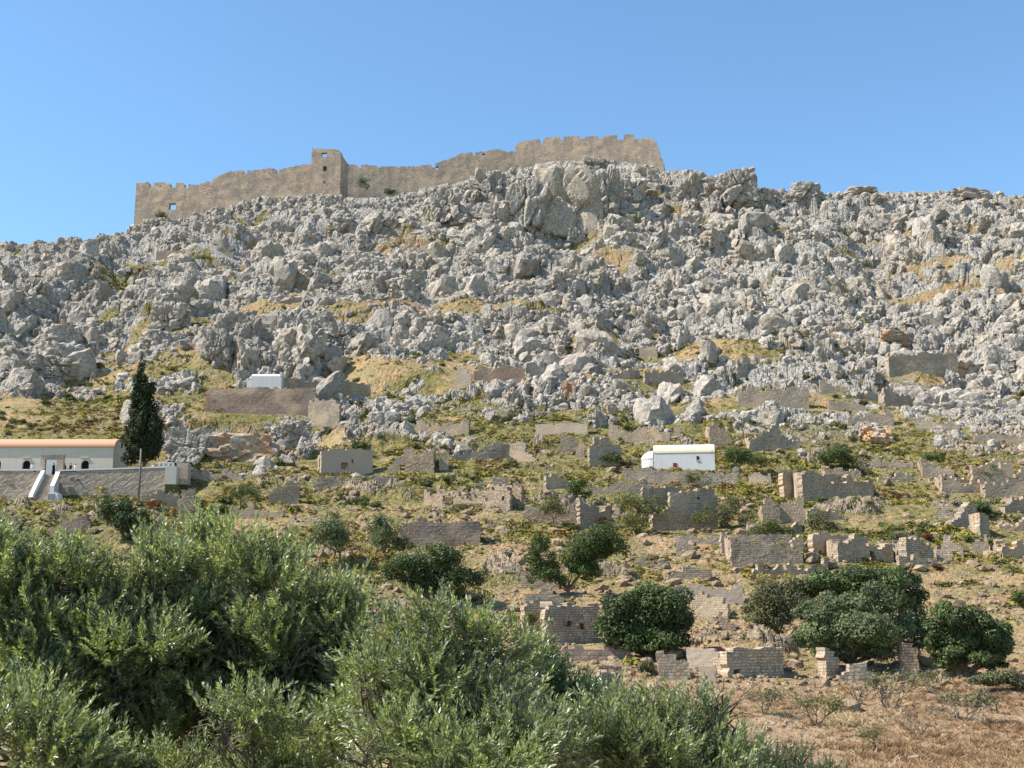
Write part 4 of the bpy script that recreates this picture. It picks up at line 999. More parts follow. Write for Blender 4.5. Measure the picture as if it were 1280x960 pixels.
ROCK_SPOTS = [(700, 490, 80, 30, .5), (300, 545, 95, 32, .6), (450, 545, 40, 16, .35), (1180, 505, 120, 30, .35), (1060, 545, 60, 22, .3), (40, 470, 50, 35, .3),
              (620, 700, 30, 16, .35), (620, 515, 60, 20, .25), (970, 525, 60, 25, .2), (240, 560, 40, 25, .4), (900, 490, 60, 40, .2),
              (80, 520, 80, 30, -.2), (1000, 430, 160, 20, -.1), (1060, 365, 120, 14, -.18), (500, 470, 60, 14, -.2), (140, 380, 60, 20, -.15), (850, 430, 120, 14, -.12), (470, 275, 40, 12, -.15), (450, 608, 55, 8, .5), (690, 582, 25, 6, .4), (620, 657, 30, 7, .35), (1060, 640, 40, 9, .4), (880, 702, 40, 7, .3), (905, 795, 60, 20, .35), (1258, 562, 30, 7, .5), (700, 640, 50, 6, .3), (1150, 640, 60, 8, .25), (390, 690, 50, 8, .4), (770, 715, 40, 10, .4), (930, 860, 40, 8, .3)]
def masks(x, y, z):
    px, py = project(x, y, z)
    n1 = fbm(x / 9.0, y / 9.0, 31, 4); n2 = fbm(x / 30.0, y / 22.0, 33, 3); n3 = fbm(x / 2.6, y / 2.6, 35, 3)
    pyr = py - 45 * sstep(900, 1150, px) * (1 - sstep(600, 700, py)) - 15 * np.exp(-((px - 300) / 160) ** 2)
    base = np.interp(pyr, [160, 400, 445, 500, 540, 590, 660, 760, 830, 960], [.97, .76, .56, .45, .38, .34, .30, .25, .11, .04])
    base = base + gsum(px, py, ROCK_SPOTS)
    rock = sstep(.40, .60, base + (n1 - .5) * 1.0 + (n3 - .5) * .35)
    led = sstep(.55, .66, fbm(x / 24.0, y / 6.5, 37, 3) + .05 * (n3 - .5)) * np.interp(py, [230, 300, 420, 520], [.3, .55, .8, .6])
    rock = rock * (1 - led * .9)
    red = sstep(815, 875, py) * sstep(560, 760, px) + .0 * px
    dry = gsum(px, py, [(560, 655, 90, 30, .8), (880, 690, 80, 25, .6), (700, 760, 90, 40, .6), (1180, 770, 100, 50, .5), (640, 700, 60, 30, .6), (870, 800, 100, 60, .6), (1100, 655, 60, 18, .35)])
    herb = np.interp(py, [200, 420, 500, 560, 640, 700, 780, 830, 960], [.34, .46, .56, .64, .66, .54, .34, .14, .06]) - dry * .5 + (n1 - .5) * .9 + (n2 - .5) * .6
    rust = gsum(px, py, [(320, 552, 90, 26, 1.0), (255, 505, 40, 20, .8), (1165, 460, 40, 16, .8), (625, 470, 40, 14, .9), (690, 385, 200, 30, .15), (90, 500, 60, 40, .3)])
    rust = np.clip(rust, 0, 1)
    return rock, np.clip(herb, 0, 1), np.clip(red, 0, 1), rust

def clear_mask(x, y):
    c = np.zeros(x.shape)
    for (x0, y0, x1, y1, r) in CLEAR:
        sel_ = (x > min(x0, x1) - r - 3) & (x < max(x0, x1) + r + 3) & (y > min(y0, y1) - r - 3) & (y < max(y0, y1) + r + 3)
        if not sel_.any(): continue
        dx, dy = x1 - x0, y1 - y0; L2 = dx * dx + dy * dy + 1e-6
        xs, ys = x[sel_], y[sel_]
        t = np.clip(((xs - x0) * dx + (ys - y0) * dy) / L2, 0, 1)
        d = np.hypot(xs - x0 - t * dx, ys - y0 - t * dy)
        c[sel_] = np.maximum(c[sel_], 1 - sstep(r * .5, r + 1.5, d))
    for (x0, x1, y0, y1, pz, s) in PLATS:
        d = np.maximum(np.maximum(x0 - x, x - x1), np.maximum(y0 - y, y - y1)); c = np.maximum(c, 1 - sstep(0, 2, d))
    return c

def build_terrain():
    ac = np.concatenate([np.linspace(-3.0, -.62, 30)[:-1], np.linspace(-.62, -.45, 90)[:-1], np.linspace(-.45, .45, 1180), np.linspace(.45, .62, 90)[1:], np.linspace(.62, 3.0, 30)[1:]])
    yr = np.concatenate([np.linspace(3, 50, 60)[:-1], np.arange(50, 92, .22), np.arange(92, 352, .26), np.arange(352, 400, 2.0), np.arange(400, 640, 10)])
    nr, nc = len(yr), len(ac)
    Y = np.repeat(yr[:, None], nc, 1); X = ac[None, :] * Y
    X = X + (hsh(np.arange(nr)[:, None] + 0 * Y, np.arange(nc)[None, :] + 0 * Y, 5) - .5) * .12 * np.clip(Y / 300, 0, 1)
    x, y = X.ravel(), Y.ravel()
    z = height(x, y)
    e = 1.5
    slope = (height(x, y + e) - height(x, y - e)) / (2 * e)
    rock, herb, red, rust = masks(x, y, z)
    clr = clear_mask(x, y)
    fine = (y > 48) & (y < 360) & (np.abs(x / np.maximum(y, 1)) < .55) & (rock > .01)
    i = np.nonzero(fine)[0]
    xs, ys, sl = x[i], y[i], np.clip(slope[i], 0, 1.2)
    wx = xs + (fbm(xs / 5, ys / 5, 51, 3) - .5) * 4; wy = ys + (fbm(xs / 5, ys / 5, 52, 3) - .5) * 4
    big = sstep(.35, .65, fbm(xs / 40, ys / 30, 77, 3)) * .8 + .35          # some places craggier than others
    big = big + np.clip(gsum(*project(xs, ys, z[i]), [(700, 260, 110, 70, .8), (890, 240, 60, 50, .7), (1010, 240, 30, 20, .5), (420, 420, 120, 40, .3)]), 0, 1)
    h = np.zeros(len(i)); gr = np.zeros(len(i))
    for (sx, sy, A, tl, groove, dome, stp, sd, bw) in ((8.5, 7.0, 1.2, 1.0, .8, .3, .40, 61, 1.0), (3.4, 3.0, .6, .5, .6, .35, .34, 63, .6), (1.5, 1.3, .30, .22, .32, .2, .25, 65, .2), (.62, .6, .10, .08, .14, .10, .1, 67, 0)):
        F1, F2, vx, vy, r1, r2, r3 = cellular(wx / sx, wy / sy, sd)
        e1 = sstep(0, .22, F2 - F1)
        k = (bw * big + (1 - bw))
        hh = A * (r1 ** 1.4 - .3) * k + tl * ((r2 - .5) * vx * 2 + (r3 - .5) * vy) * k - groove * (1 - e1) * k + dome * (1 - np.minimum(F1, 1) ** 2)
        hh = hh - stp * (.4 + .6 * r3) * sl * vy * sy * np.minimum(k, 1.2)
        h += hh; gr += groove * (1 - e1)
    crest_fade = 1 - .15 * sstep(-14, -2, ys - crest(xs / ys)[0])
    w = rock[i] * (1 - .92 * clr[i]) * crest_fade
    z[i] += h * w
    # rubble and tussocks on the open ground
    g = (y > 30) & (y < 260)
    j = np.nonzero(g)[0]
    F1, F2, vx, vy, r1, r2, r3 = cellular(x[j] / .7, y[j] / .7, 91)
    rb = sstep(.45, .62, fbm(x[j] / 7, y[j] / 7, 93, 3))
    z[j] += ((.30 * r1 * (1 - np.minimum(F1 / .6, 1) ** 2)) * rb + (fbm(x[j] / 1.6, y[j] / 1.6, 95, 3) - .5) * .45) * (1 - rock[j]) * (1 - .6 * clr[j])
    rockc = np.clip(rock - (1 - rock) * .0, 0, 1)
    deep = np.zeros(len(x)); deep[i] = gr
    # soil and plants gather in the joints between blocks
    n_ = fbm(x / 4.0, y / 4.0, 41, 3)
    rockc = rockc * (1 - .75 * sstep(.55, 1.2, deep + (n_ - .5) * 1.3 - np.where(rock > .95, .25, 0)))
    rockc = rockc * (1 - clr * .6 * (y < 240))
    V = np.stack([x, y, z], -1)
    a = np.arange(nr * nc).reshape(nr, nc)
    Q = np.stack([a[:-1, :-1], a[:-1, 1:], a[1:, 1:], a[1:, :-1]], -1).reshape(-1, 4)
    me = mesh_np('hillside', V, Q, M['hill'], dict(rock=rockc, herb=herb, red=red, rust=rust, warm=sstep(500, 580, project(x, y, z)[1])), smooth=False)
    tag(link('hillside', me), kind='structure')
    return yr, ac, z.reshape(nr, nc), rock.reshape(nr, nc), herb.reshape(nr, nc), red.reshape(nr, nc), clr.reshape(nr, nc)
YR, AC, ZG, RG, HG, DG, CG = build_terrain()
def lookup(G, x, y):
    a = x / y
    fi = np.interp(y, YR, np.arange(len(YR))); fj = np.interp(a, AC, np.arange(len(AC)))
    i = np.clip(fi.astype(int), 0, len(YR) - 2); j = np.clip(fj.astype(int), 0, len(AC) - 2); u = fi - i; v = fj - j
    return (G[i, j] * (1 - u) + G[i + 1, j] * u) * (1 - v) + (G[i, j + 1] * (1 - u) + G[i + 1, j + 1] * u) * v
tag(MB().box(-900, 900, -900, 900, -9.2, -8.2).build('valley_ground', M['hill']), kind='structure')

# ------------------------------------------------------------------ rocks
def ico(sub):
    bm = bmesh.new(); bmesh.ops.create_icosphere(bm, subdivisions=sub, radius=1)
    V = np.array([v.co[:] for v in bm.verts]); Q = np.array([[v.index for v in f.verts] for f in bm.faces]); bm.free(); return V, Q
ICO = {k: ico(k) for k in (1, 2, 3, 4, 5)}
def rock_shape(sub, seed, planes=14, noise=.07, aniso=(1, 1, 1), fiss=0.0):
    r = np.random.default_rng(seed); V, Q = ICO[sub]
    ax = np.array([[1, 0, 0], [-1, 0, 0], [0, 1, 0], [0, -1, 0], [0, 0, 1], [0, 0, -1.]]) + r.normal(size=(6, 3)) * .22
    Nn = np.concatenate([ax, r.normal(size=(planes, 3))]); Nn /= np.linalg.norm(Nn, axis=1)[:, None]
    hh = np.concatenate([.60 + .28 * r.random(6), .80 + .32 * r.random(planes)])
    dot = V @ Nn.T
    rad = np.where(dot > .05, hh / np.maximum(dot, .05), 9)
    k = 22.0; rm = -np.log(np.exp(-k * np.minimum(rad, 2)).sum(1)) / k
    rm = np.clip(rm, .35, 1.25)
    P = V * rm[:, None]
    f = fbm(P[:, 0] * 2.2 + P[:, 2] * 1.3 + seed, P[:, 1] * 2.2 - P[:, 2] * 1.7, seed, 4) - .5
    rm2 = 1 + f * noise * 4
    if fiss:
        F1, F2, *_ = cellular(P[:, 0] * 2.4 + .5 * P[:, 1] + seed, P[:, 2] * 1.1 + P[:, 1] * .9, seed)
        rm2 = rm2 - fiss * (1 - sstep(0, .22, F2 - F1))
    return P * rm2[:, None] * np.array(aniso), Q

def cellular3(P, seed):
    I = np.floor(P); F1 = np.full(len(P), 9.0); F2 = F1.copy(); vec = np.zeros_like(P); key = np.zeros((len(P), 3))
    for dx in (-1, 0, 1):
        for dy in (-1, 0, 1):
            for dz in (-1, 0, 1):
                J = I + np.array([dx, dy, dz]); a = J[:, 0] + 57 * J[:, 2]; b = J[:, 1] + 113 * J[:, 2]
                c = J + .08 + .84 * np.stack([hsh(a, b, seed + q) for q in range(3)], -1)
                E = P - c; d = np.linalg.norm(E, axis=1); near = d < F1
                F2 = np.where(near, F1, np.minimum(F2, d)); F1 = np.where(near, d, F1)
                vec[near] = E[near]; key[near] = np.stack([hsh(a, b, seed + 5 + q) for q in range(3)], -1)[near]
    return F1, F2, vec, key

def outcrop(sub, seed, freq=2.3, aniso=(1.15, .85, 1.0)):
    """a connected limestone outcrop, broken by joints into angular blocks"""
    r = np.random.default_rng(seed)
    V, Q = rock_shape(sub, seed, 9, .05, (1, 1, 1), 0.0)
    W = V + .10 * np.stack([fbm(V[:, 1] * 3 + k * 7 + seed, V[:, 2] * 3 + V[:, 0] * 2, seed + k, 3) - .5 for k in range(3)], -1)
    ly, lx = r.normal(size=2) * .25
    W = W + np.stack([W[:, 2] * lx, W[:, 2] * ly, 0 * W[:, 2]], -1)
    U = unit(V)
    D = np.zeros(len(V))
    for f, A, gr, tl, sd in ((freq, .18, .20, .10, seed), (freq * 2.4, .035, .06, .04, seed + 50)):
        F1, F2, v, key = cellular3(W * f * np.array([1, 1, .62]), sd)
        t = np.stack([key[:, 1] - .5, key[:, 2] - .5, key[:, 0] - .5], -1)
        D += A * (key[:, 0] - .5) * 2 + tl * 2 * (t * v).sum(1) - gr * (1 - sstep(0, .16, F2 - F1))
    return (V + U * D[:, None]) * np.array(aniso), Q

def crag_cluster(sub, seed, n=6, fiss=.12):
    """tall limestone blocks standing shoulder to shoulder; about 3 wide, 1.6 high"""
    r = np.random.default_rng(seed); Vs, Qs = [], []; off = 0; x = -1.4; ly, lx = r.normal(size=2) * .14
    for k in range(n):
        w = r.uniform(.30, .62); h = r.uniform(.6, 1.05) * (1.15 - .35 * abs(x) / 1.5); dp = r.uniform(.45, .75)
        V, Q = rock_shape(sub, seed * 31 + k, 7, .035, (w, dp, h), fiss)
        V = V + np.array([x + w * .6, r.uniform(-.25, .25), h * .35])
        V[:, 0] += V[:, 2] * lx; V[:, 1] += V[:, 2] * ly
        Vs.append(V); Qs.append(Q + off); off += len(V); x += w * r.uniform(.85, 1.25)
        if x > 1.5: x = r.uniform(-1.1, .8)
    return np.concatenate(Vs), np.concatenate(Qs)

def scatter(name, protos, pos, scale, mat, tint, tilt=.4, smooth=False, rz=None):
    """many instances of small proto shapes merged into one mesh of ground cover"""
    n = len(pos); which = rng.integers(0, len(protos), n)
    Vs, Qs, Ts = [], [], []; off = 0
    ang = rng.random(n) * 2 * math.pi if rz is None else rz
    for k, (V, Q) in enumerate(protos):
        ii = np.nonzero(which == k)[0]
        if not len(ii): continue
        c, s = np.cos(ang[ii]), np.sin(ang[ii])
        tx, ty = (rng.random(len(ii)) - .5) * 2 * tilt, (rng.random(len(ii)) - .5) * 2 * tilt
        S = scale[ii][:, None] if scale.ndim == 1 else scale[ii]
        W = V[None] * S[:, None, :] if S.shape[1] == 3 else V[None] * S[:, :, None]
        X = W[..., 0] * c[:, None] - W[..., 1] * s[:, None]; Y = W[..., 0] * s[:, None] + W[..., 1] * c[:, None]; Z = W[..., 2] + 0
        Z = Z + X * tx[:, None] + Y * ty[:, None]; Y = Y - W[..., 2] * ty[:, None]; X = X - W[..., 2] * tx[:, None]
        P = np.stack([X, Y, Z], -1) + pos[ii][:, None, :]
        Vs.append(P.reshape(-1, 3)); m = len(V)
        Qs.append((Q[None] + (np.arange(len(ii)) * m)[:, None, None]).reshape(-1, Q.shape[1]) + off); off += len(ii) * m
        Ts.append(np.repeat(tint[ii], m))
    return link(name, mesh_np(name, np.concatenate(Vs), np.concatenate(Qs), mat, dict(tint=np.concatenate(Ts)), smooth=smooth))

def sample(n, py0, py1, px0=-60, px1=1340):
    px = rng.uniform(px0, px1, n); py = rng.uniform(py0, py1, n)
    y = y_of_py(py) + rng.uniform(-4, 4, n); a = (px - 640) / F / (CT - (480 - py) / F * ST)
    return a * y, y

def rocks():
    # loose limestone blocks over the rocky slope (uncountable small ones)
    x, y = sample(17000, 190, 600); ok = (y < crest(x / y)[0] + 1)
    x, y = x[ok], y[ok]
    r = np.clip(lookup(RG, x, y) + .25 * (project(x, y, lookup(ZG, x, y))[1] < 480), 0, 1) * (1 - .97 * lookup(CG, x, y)); nz_ = fbm(x / 12, y / 12, 201, 3)
    keep = rng.random(len(x)) < r * sstep(.3, .65, nz_) * .9
    x, y = x[keep], y[keep]
    s = .28 + .32 * rng.pareto(2.2, len(x)); s = np.minimum(s, 1.7)
    z = lookup(ZG, x, y) - s * .15
    S = np.stack([s * rng.uniform(.8, 1.25, len(s)), s * rng.uniform(.7, 1.1, len(s)), s * rng.uniform(.6, 1.25, len(s))], -1)
    pos = np.stack([x, y, z], -1); tint = rng.random(len(x))
    small = s < .8
    P1 = [rock_shape(1, 300 + k, 9, .04) for k in range(8)]; P2 = [rock_shape(2, 320 + k, 12, .06) for k in range(10)]
    tag(scatter('loose_rocks', P1, pos[small], S[small], M['rock_tint'], tint[small]), 'small grey limestone blocks strewn over the whole rocky slope', 'rocks', kind='stuff')
    tag(scatter('rock_field', P2, pos[~small], S[~small], M['rock_tint'], tint[~small]), 'jumbled grey limestone blocks piled over the mountainside', 'rocks', kind='stuff')
    # big blocks, packed into crags with ledges between them
    P3 = [rock_shape(3, 340 + k, 9 + k % 4, .035, (1, .9, .95 + .1 * (k % 4)), .15) for k in range(14)]
    x, y = sample(20000, 205, 560); y = np.minimum(y, crest(x / y)[0] - 3.5)
    r = lookup(RG, x, y) * (1 - lookup(CG, x, y)); band = fbm(x / 26, y / 11, 207, 3); px, py = project(x, y, lookup(ZG, x, y))
    spot = np.clip(gsum(px, py, [(700, 260, 130, 70, .5), (890, 250, 70, 50, .4), (300, 440, 150, 45, .35), (690, 490, 80, 30, .4), (440, 420, 80, 40, .25), (1130, 420, 150, 40, .12), (1100, 300, 160, 50, -.1)]), -.2, .6)
    keep = rng.random(len(x)) < sstep(.3, .85, r) * (.2 + .8 * sstep(.40, .60, band + spot * .3)) * .55
    x, y, py, sp = x[keep], y[keep], py[keep], spot[keep]
    s = (.62 + .42 * rng.pareto(2.0, len(x)) + 1.1 * np.maximum(sp, 0) * rng.random(len(x))) * np.interp(py, [230, 420, 520], [1.25, 1.0, .75]); s = np.minimum(s, 4.0)
    s = np.minimum(s, np.interp(crest(x / y)[0] - y, [3, 12, 30], [1.2, 2.2, 4.0]))
    z = lookup(ZG, x, y) - s * .12
    S = np.stack([s * rng.uniform(.75, 1.3, len(s)), s * rng.uniform(.75, 1.1, len(s)), s * rng.uniform(.7, 1.25, len(s))], -1)
    tag(scatter('crag_blocks', P3, np.stack([x, y, z], -1), S, M['rock_tint'], rng.random(len(x)), .32), 'big fissured limestone blocks packed into crags up the mountainside', 'rocks', kind='stuff')
    PC = [outcrop(4, 60 + k, 1.5 + .22 * (k % 4), (1.2, .85, .95 + .1 * (k % 3))) for k in range(12)]
    x, y = sample(3200, 200, 540); y = np.minimum(y, crest(x / y)[0] - 7)
    r = lookup(RG, x, y) * (1 - lookup(CG, x, y)); px, py = project(x, y, lookup(ZG, x, y)); band = fbm(x / 30, y / 13, 209, 3)
    spot = np.clip(gsum(px, py, [(700, 260, 120, 60, 1.0), (900, 250, 60, 50, .7), (300, 440, 130, 40, .9), (420, 400, 120, 40, .5), (560, 280, 70, 40, .5), (1150, 300, 120, 50, .1), (60, 460, 60, 30, .5), (830, 300, 80, 50, .5)]), 0, 1)
    keep = rng.random(len(x)) < sstep(.3, .8, r) * (.12 + .40 * sstep(.45, .62, band) + .35 * spot)
    x, y, py, sp = x[keep], y[keep], py[keep], spot[keep]
    s = (1.5 + 1.3 * rng.random(len(x)) + .5 * rng.pareto(2.2, len(x)) + 1.6 * sp * rng.random(len(x))) * np.interp(py, [230, 420, 520], [1.15, .95, .6]); s = np.minimum(s, 4.6)
    s = np.minimum(s, np.interp(crest(x / y)[0] - y, [6, 14, 30], [1.2, 2.4, 4.6]))
    z = lookup(ZG, x, y) - s * .15
    S = np.stack([s * rng.uniform(.8, 1.2, len(s)), s * rng.uniform(.8, 1.1, len(s)), s * rng.uniform(.85, 1.3, len(s))], -1)
    tag(scatter('crag_ledges', PC, np.stack([x, y, z], -1), S, M['rock_tint'], rng.random(len(x)) * .9 + .1,   .12, rz=rng.normal(0, .45, len(x))), 'tall fissured limestone crags standing shoulder to shoulder on the mountainside', 'rocks', kind='stuff')
    print('CRAGS', len(x))
    # rubble between the ruins
    x, y = sample(60000, 545, 940); c = lookup(CG, x, y)
    nz_ = fbm(x / 8, y / 8, 203, 3); red = lookup(DG, x, y)
    keep = rng.random(len(x)) < (sstep(.42, .66, nz_) * .42 + .04 + c * .35) * (1 - .45 * red)
    x, y = x[keep], y[keep]; s = .09 + .11 * rng.pareto(2.3, len(x)); s = np.minimum(s, .75)
    pos = np.stack([x, y, lookup(ZG, x, y) + s * .2], -1)
    S = np.stack([s * 1.2, s, s * .75], -1)
    tag(scatter('rubble', P1, pos, S, M['rubble'], rng.random(len(x)) * .8 + .1), 'tumbled building stones and rubble scattered between the ruins', 'rubble', kind='stuff')
rocks()

def boulders():
    protos = []
    for k in range(12):
        V, Q = outcrop(4, 500 + k, 1.6)
        protos.append(mesh_np('boulder', V, Q, M['rock']))
    zones = [('pale jagged limestone boulder on the crags close below the castle walls', 'boulders below the castle', 330, 830, 225, 330, 46),
             ('grey limestone boulder on the rough slope at upper left', 'boulders on the upper left slope', 0, 330, 300, 450, 40),
             ('weathered grey limestone boulder in the middle of the bare slope', 'boulders in the middle slope', 330, 860, 330, 450, 56),
             ('sunlit limestone boulder on the broad right-hand shoulder', 'boulders on the right shoulder', 860, 1280, 245, 400, 56),
             ('limestone boulder among the upper terraces on the right', 'boulders among right terraces', 860, 1280, 400, 540, 44),
             ('limestone boulder in the tumbled pile above the village centre', 'boulders above the village centre', 600, 780, 460, 530, 34),
             ('limestone boulder below the terrace of the white box chapel', 'boulders under the high terrace', 200, 480, 500, 585, 18)]
    n = 0
    for (lab, grp, px0, px1, py0, py1, cnt) in zones:
        made = 0; tries = 0
        while made < cnt and tries < cnt * 20:
            tries += 1
            px = random.uniform(px0, px1); py = random.uniform(py0, py1)
            p = unproject(px, py); x = np.array([p.x]); y = np.array([p.y])
            if p.y > crest(x / y)[0][0] - 6 or lookup(CG, x, y)[0] > .05 or lookup(RG, x, y)[0] < .3: continue
            s = min(.8 + .45 * random.paretovariate(2.0) * .8, 2.4) * (1 if p.y > 215 else .75)
            o = bpy.data.objects.new('boulder', protos[n % 12]); COL.objects.link(o); n += 1; made += 1
            o.location = (p.x, p.y, float(lookup(ZG, x, y)[0]) + s * .1)
            o.scale = (s * random.uniform(.8, 1.3), s * random.uniform(.8, 1.1), s * random.uniform(.75, 1.15))
            o.rotation_euler = (random.uniform(-.35, .35), random.uniform(-.35, .35), random.uniform(0, 6.28))
            tag(o, lab, 'boulder', grp)
    # big landmark crags
    def crag(px, py, wpx, hpx, label, seed, mat='rock', depth=.8, sub=4, rot=0.0, lean=0.0, fiss=.12, planes=11, smooth_slab=False):
        p = unproject(px, py + hpx * .35); d = (p.y * CT + p.z * ST) / F
        c = at(px, py, p.y + wpx * d * .12)
        if hpx > 27 and mat == 'rock' and not smooth_slab:
            V, Q = outcrop(5 if wpx > 38 else 4, seed, 2.2 if wpx > 38 else 1.7)
        else:
            V, Q = outcrop(5 if smooth_slab else sub, seed, 1.1)
        V = V - (V.max(0) + V.min(0)) / 2; V = V / ((V.max(0) - V.min(0)) / 2)
        V = V * np.array([wpx * d * .53, wpx * d * .45 * depth, hpx * d * .53])
        ca, sa = math.cos(lean), math.sin(lean); V = np.stack([V[:, 0] * ca + V[:, 2] * sa, V[:, 1], -V[:, 0] * sa + V[:, 2] * ca], -1)
        o = link('crag', mesh_np('crag', V, Q, M[mat])); o.location = c; o.rotation_euler = (0, 0, rot)
        tag(o, label, 'crag')
    crag(655, 262, 64, 92, 'tall pale slab crag with vertical cracks below the middle castle wall', 901, lean=.06)
    crag(710, 258, 92, 98, 'broadest smooth grey crag face below the battlements', 902, lean=.12, smooth_slab=True)
    crag(757, 246, 46, 76, 'narrow leaning crag below the broad merlons', 903, lean=.1)
    crag(785, 240, 48, 60, 'blocky crag under the right end of the castle', 904)
    crag(742, 206, 26, 26, 'white pointed rock touching the foot of the battlements', 905)
    crag(808, 226, 34, 40, 'rounded crag under the castle bastion', 906)
    crag(862, 240, 46, 54, 'fissured crag between the bastion and the dark knob', 907)
    crag(908, 241, 76, 60, 'high rock knob with a dark shaded right face at the notch', 908, fiss=.08)
    crag(962, 246, 20, 22, 'small rock in the notch beside the high knob', 909)
    crag(1008, 241, 44, 32, 'cracked rock knob standing up on the right skyline', 910)
    crag(1076, 243, 42, 16, 'flat-topped slab on the right skyline', 911, planes=8)
    crag(1215, 243, 44, 20, 'lumpy rock cluster on the skyline near the right edge', 912)
    crag(610, 236, 46, 44, 'pale boulder crag left of the tall slab below the castle', 913)
    crag(560, 262, 46, 54, 'upright twin block in the slope below the castle middle', 914)
    crag(272, 438, 42, 58, 'split grey cliff block above the high terrace at left', 915, fiss=.14)
    crag(312, 424, 40, 60, 'rounded cliff block right of the split grey block', 916, fiss=.14)
    crag(215, 400, 50, 44, 'whitish dome of rock on the left slope', 917)
    crag(382, 430, 44, 50, 'crag above the wall right of the white box chapel', 918)
    crag(430, 425, 50, 44, 'wide crag with many cracks above the long terrace walls', 919, fiss=.15)
    crag(26, 447, 36, 18, 'flat brown-capped rock perched at the far left', 920, planes=8)
    crag(70, 462, 60, 34, 'pale blocky outcrop at the far left above the church', 921)
    crag(1207, 463, 30, 28, 'round orange-tinted boulder at the end of the rust-stained wall', 922, 'rock_rust', fiss=.04)
    crag(1245, 455, 34, 46, 'tall cracked boulder right of the round orange boulder', 923)
    crag(1075, 430, 24, 26, 'square pale boulder in the upper right terraces', 924)
    crag(1115, 426, 50, 24, 'broad brownish boulder above the rust-stained wall', 925, 'rock_rust')
    crag(1095, 545, 40, 24, 'orange-grey split rocks between the lower right terraces', 926, 'rock_rust')
    crag(640, 500, 24, 34, 'grey boulder at the left lip of the dark cleft', 927)
    crag(680, 485, 22, 24, 'rounded boulder at the right lip of the dark cleft', 928)
    crag(712, 488, 18, 26, 'brownish upright boulder in the tumbled pile', 929, 'rock_rust')
    crag(738, 492, 26, 28, 'grey upright boulder at the right end of the tumbled pile', 930)
    crag(480, 528, 40, 26, 'low grey rock mound below the long wall of the high terrace', 931)
    crag(300, 562, 110, 44, 'orange-streaked cliff face below the high terrace', 932, 'rock_rust', fiss=.12, depth=.5)
    crag(235, 560, 60, 56, 'grey cliff spur behind the cypress', 933, fiss=.12, depth=.6)
    crag(360, 545, 60, 40, 'shaded rocks at the right end of the orange-streaked cliff', 934, depth=.6)
boulders()

# ------------------------------------------------------------------ low plants
def leafcards(C, Nrm, l, w, r, fold=False):
    """diamond leaf cards at C facing about Nrm"""
    n = len(C); U = r.normal(size=(n, 3)); U -= (U * Nrm).sum(1)[:, None] * Nrm; U /= np.linalg.norm(U, axis=1)[:, None] + 1e-9
    W = np.cross(Nrm, U); l = np.broadcast_to(l, (n,))[:, None]; w = np.broadcast_to(w, (n,))[:, None]
    V = np.stack([C - U * l * .5, C - W * w * .5 + U * l * .08, C + U * l * .5, C + W * w * .5 + U * l * .08], 1).reshape(-1, 3)
    return V, np.arange(4 * n).reshape(n, 4)

def herbs():
    protos = []
    for k in range(6):
        r = np.random.default_rng(700 + k); n = 32
        d = unit(r.normal(size=(n, 3))); d[:, 2] = np.abs(d[:, 2])
        C = d * (.55 + .45 * r.random((n, 1))) * np.array([1, 1, .75])
        protos.append(leafcards(C, unit(d + r.normal(size=(n, 3)) * .6), .5 + .3 * r.random(n), .3, r))
    x, y = sample(70000, 240, 850); hb = lookup(HG, x, y); rk = lookup(RG, x, y); red = lookup(DG, x, y); c = lookup(CG, x, y)
    nz_ = fbm(x / 5, y / 5, 211, 3)
    keep = (rng.random(len(x)) < (sstep(.25, .7, hb) * (1 - rk * .75) + .02 + .22 * (1 - rk) * (project(x, y, lookup(ZG, x, y))[1] < 560)) * sstep(.38, .6, nz_) * (1 - .8 * red) * (1 - .35 * c)) & (y < crest(x / y)[0])
    x, y = x[keep], y[keep]
    s = .20 + .30 * rng.random(len(x)) + .35 * (rng.random(len(x)) < .15); pos = np.stack([x, y, lookup(ZG, x, y) - .05], -1)
    big = fbm(x / 16, y / 16, 213, 3); t = np.clip(.2 + (big - .5) * 1.6 + .55 * rng.random(len(x)), 0, 1)
    _, py = project(x, y, pos[:, 2]); t = np.clip(t - .25 * sstep(480, 380, py), 0, 1)
    S = np.stack([s * 1.25, s * 1.25, s], -1)
    tag(scatter('herb_cover', protos, pos, S, M['herbs'], t, .2), 'yellow-green cushions of low herbs covering the slope between rocks and ruins', 'ground cover', kind='stuff')
    # dry grass at lower right
    gp = []
    for k in range(5):
        r = np.random.default_rng(740 + k); n = 22
        b = r.normal(size=(n, 3)) * np.array([.35, .35, 0]); tip = b + np.stack([r.normal(size=n) * .55, r.normal(size=n) * .55, .45 + .6 * r.random(n)], -1)
        wv = unit(np.cross(tip - b, r.normal(size=(n, 3)))) * .07
        gp.append((np.stack([b - wv, b + wv, tip + wv * .2, tip - wv * .2], 1).reshape(-1, 3), np.arange(4 * n).reshape(n, 4)))
    x, y = sample(26000, 640, 990, 200); red = lookup(DG, x, y); nz_ = fbm(x / 4, y / 4, 217, 3)
    keep = rng.random(len(x)) < (red * .9 + .12) * sstep(.3, .6, nz_) * (1 - lookup(CG, x, y))
    x, y = x[keep], y[keep]; s = .16 + .2 * rng.random(len(x)); pos = np.stack([x, y, lookup(ZG, x, y) - .03], -1)
    tag(scatter('dry_grass', gp, pos, np.stack([s, s, s * .8], -1), M['drygrass'], np.clip(rng.normal(.4, .25, len(x)) + (fbm(x / 9, y / 9, 5) - .5), 0, 1), .1), 'reddish brown dry grass and stubble on the lower slope', 'grass', kind='stuff')
herbs()

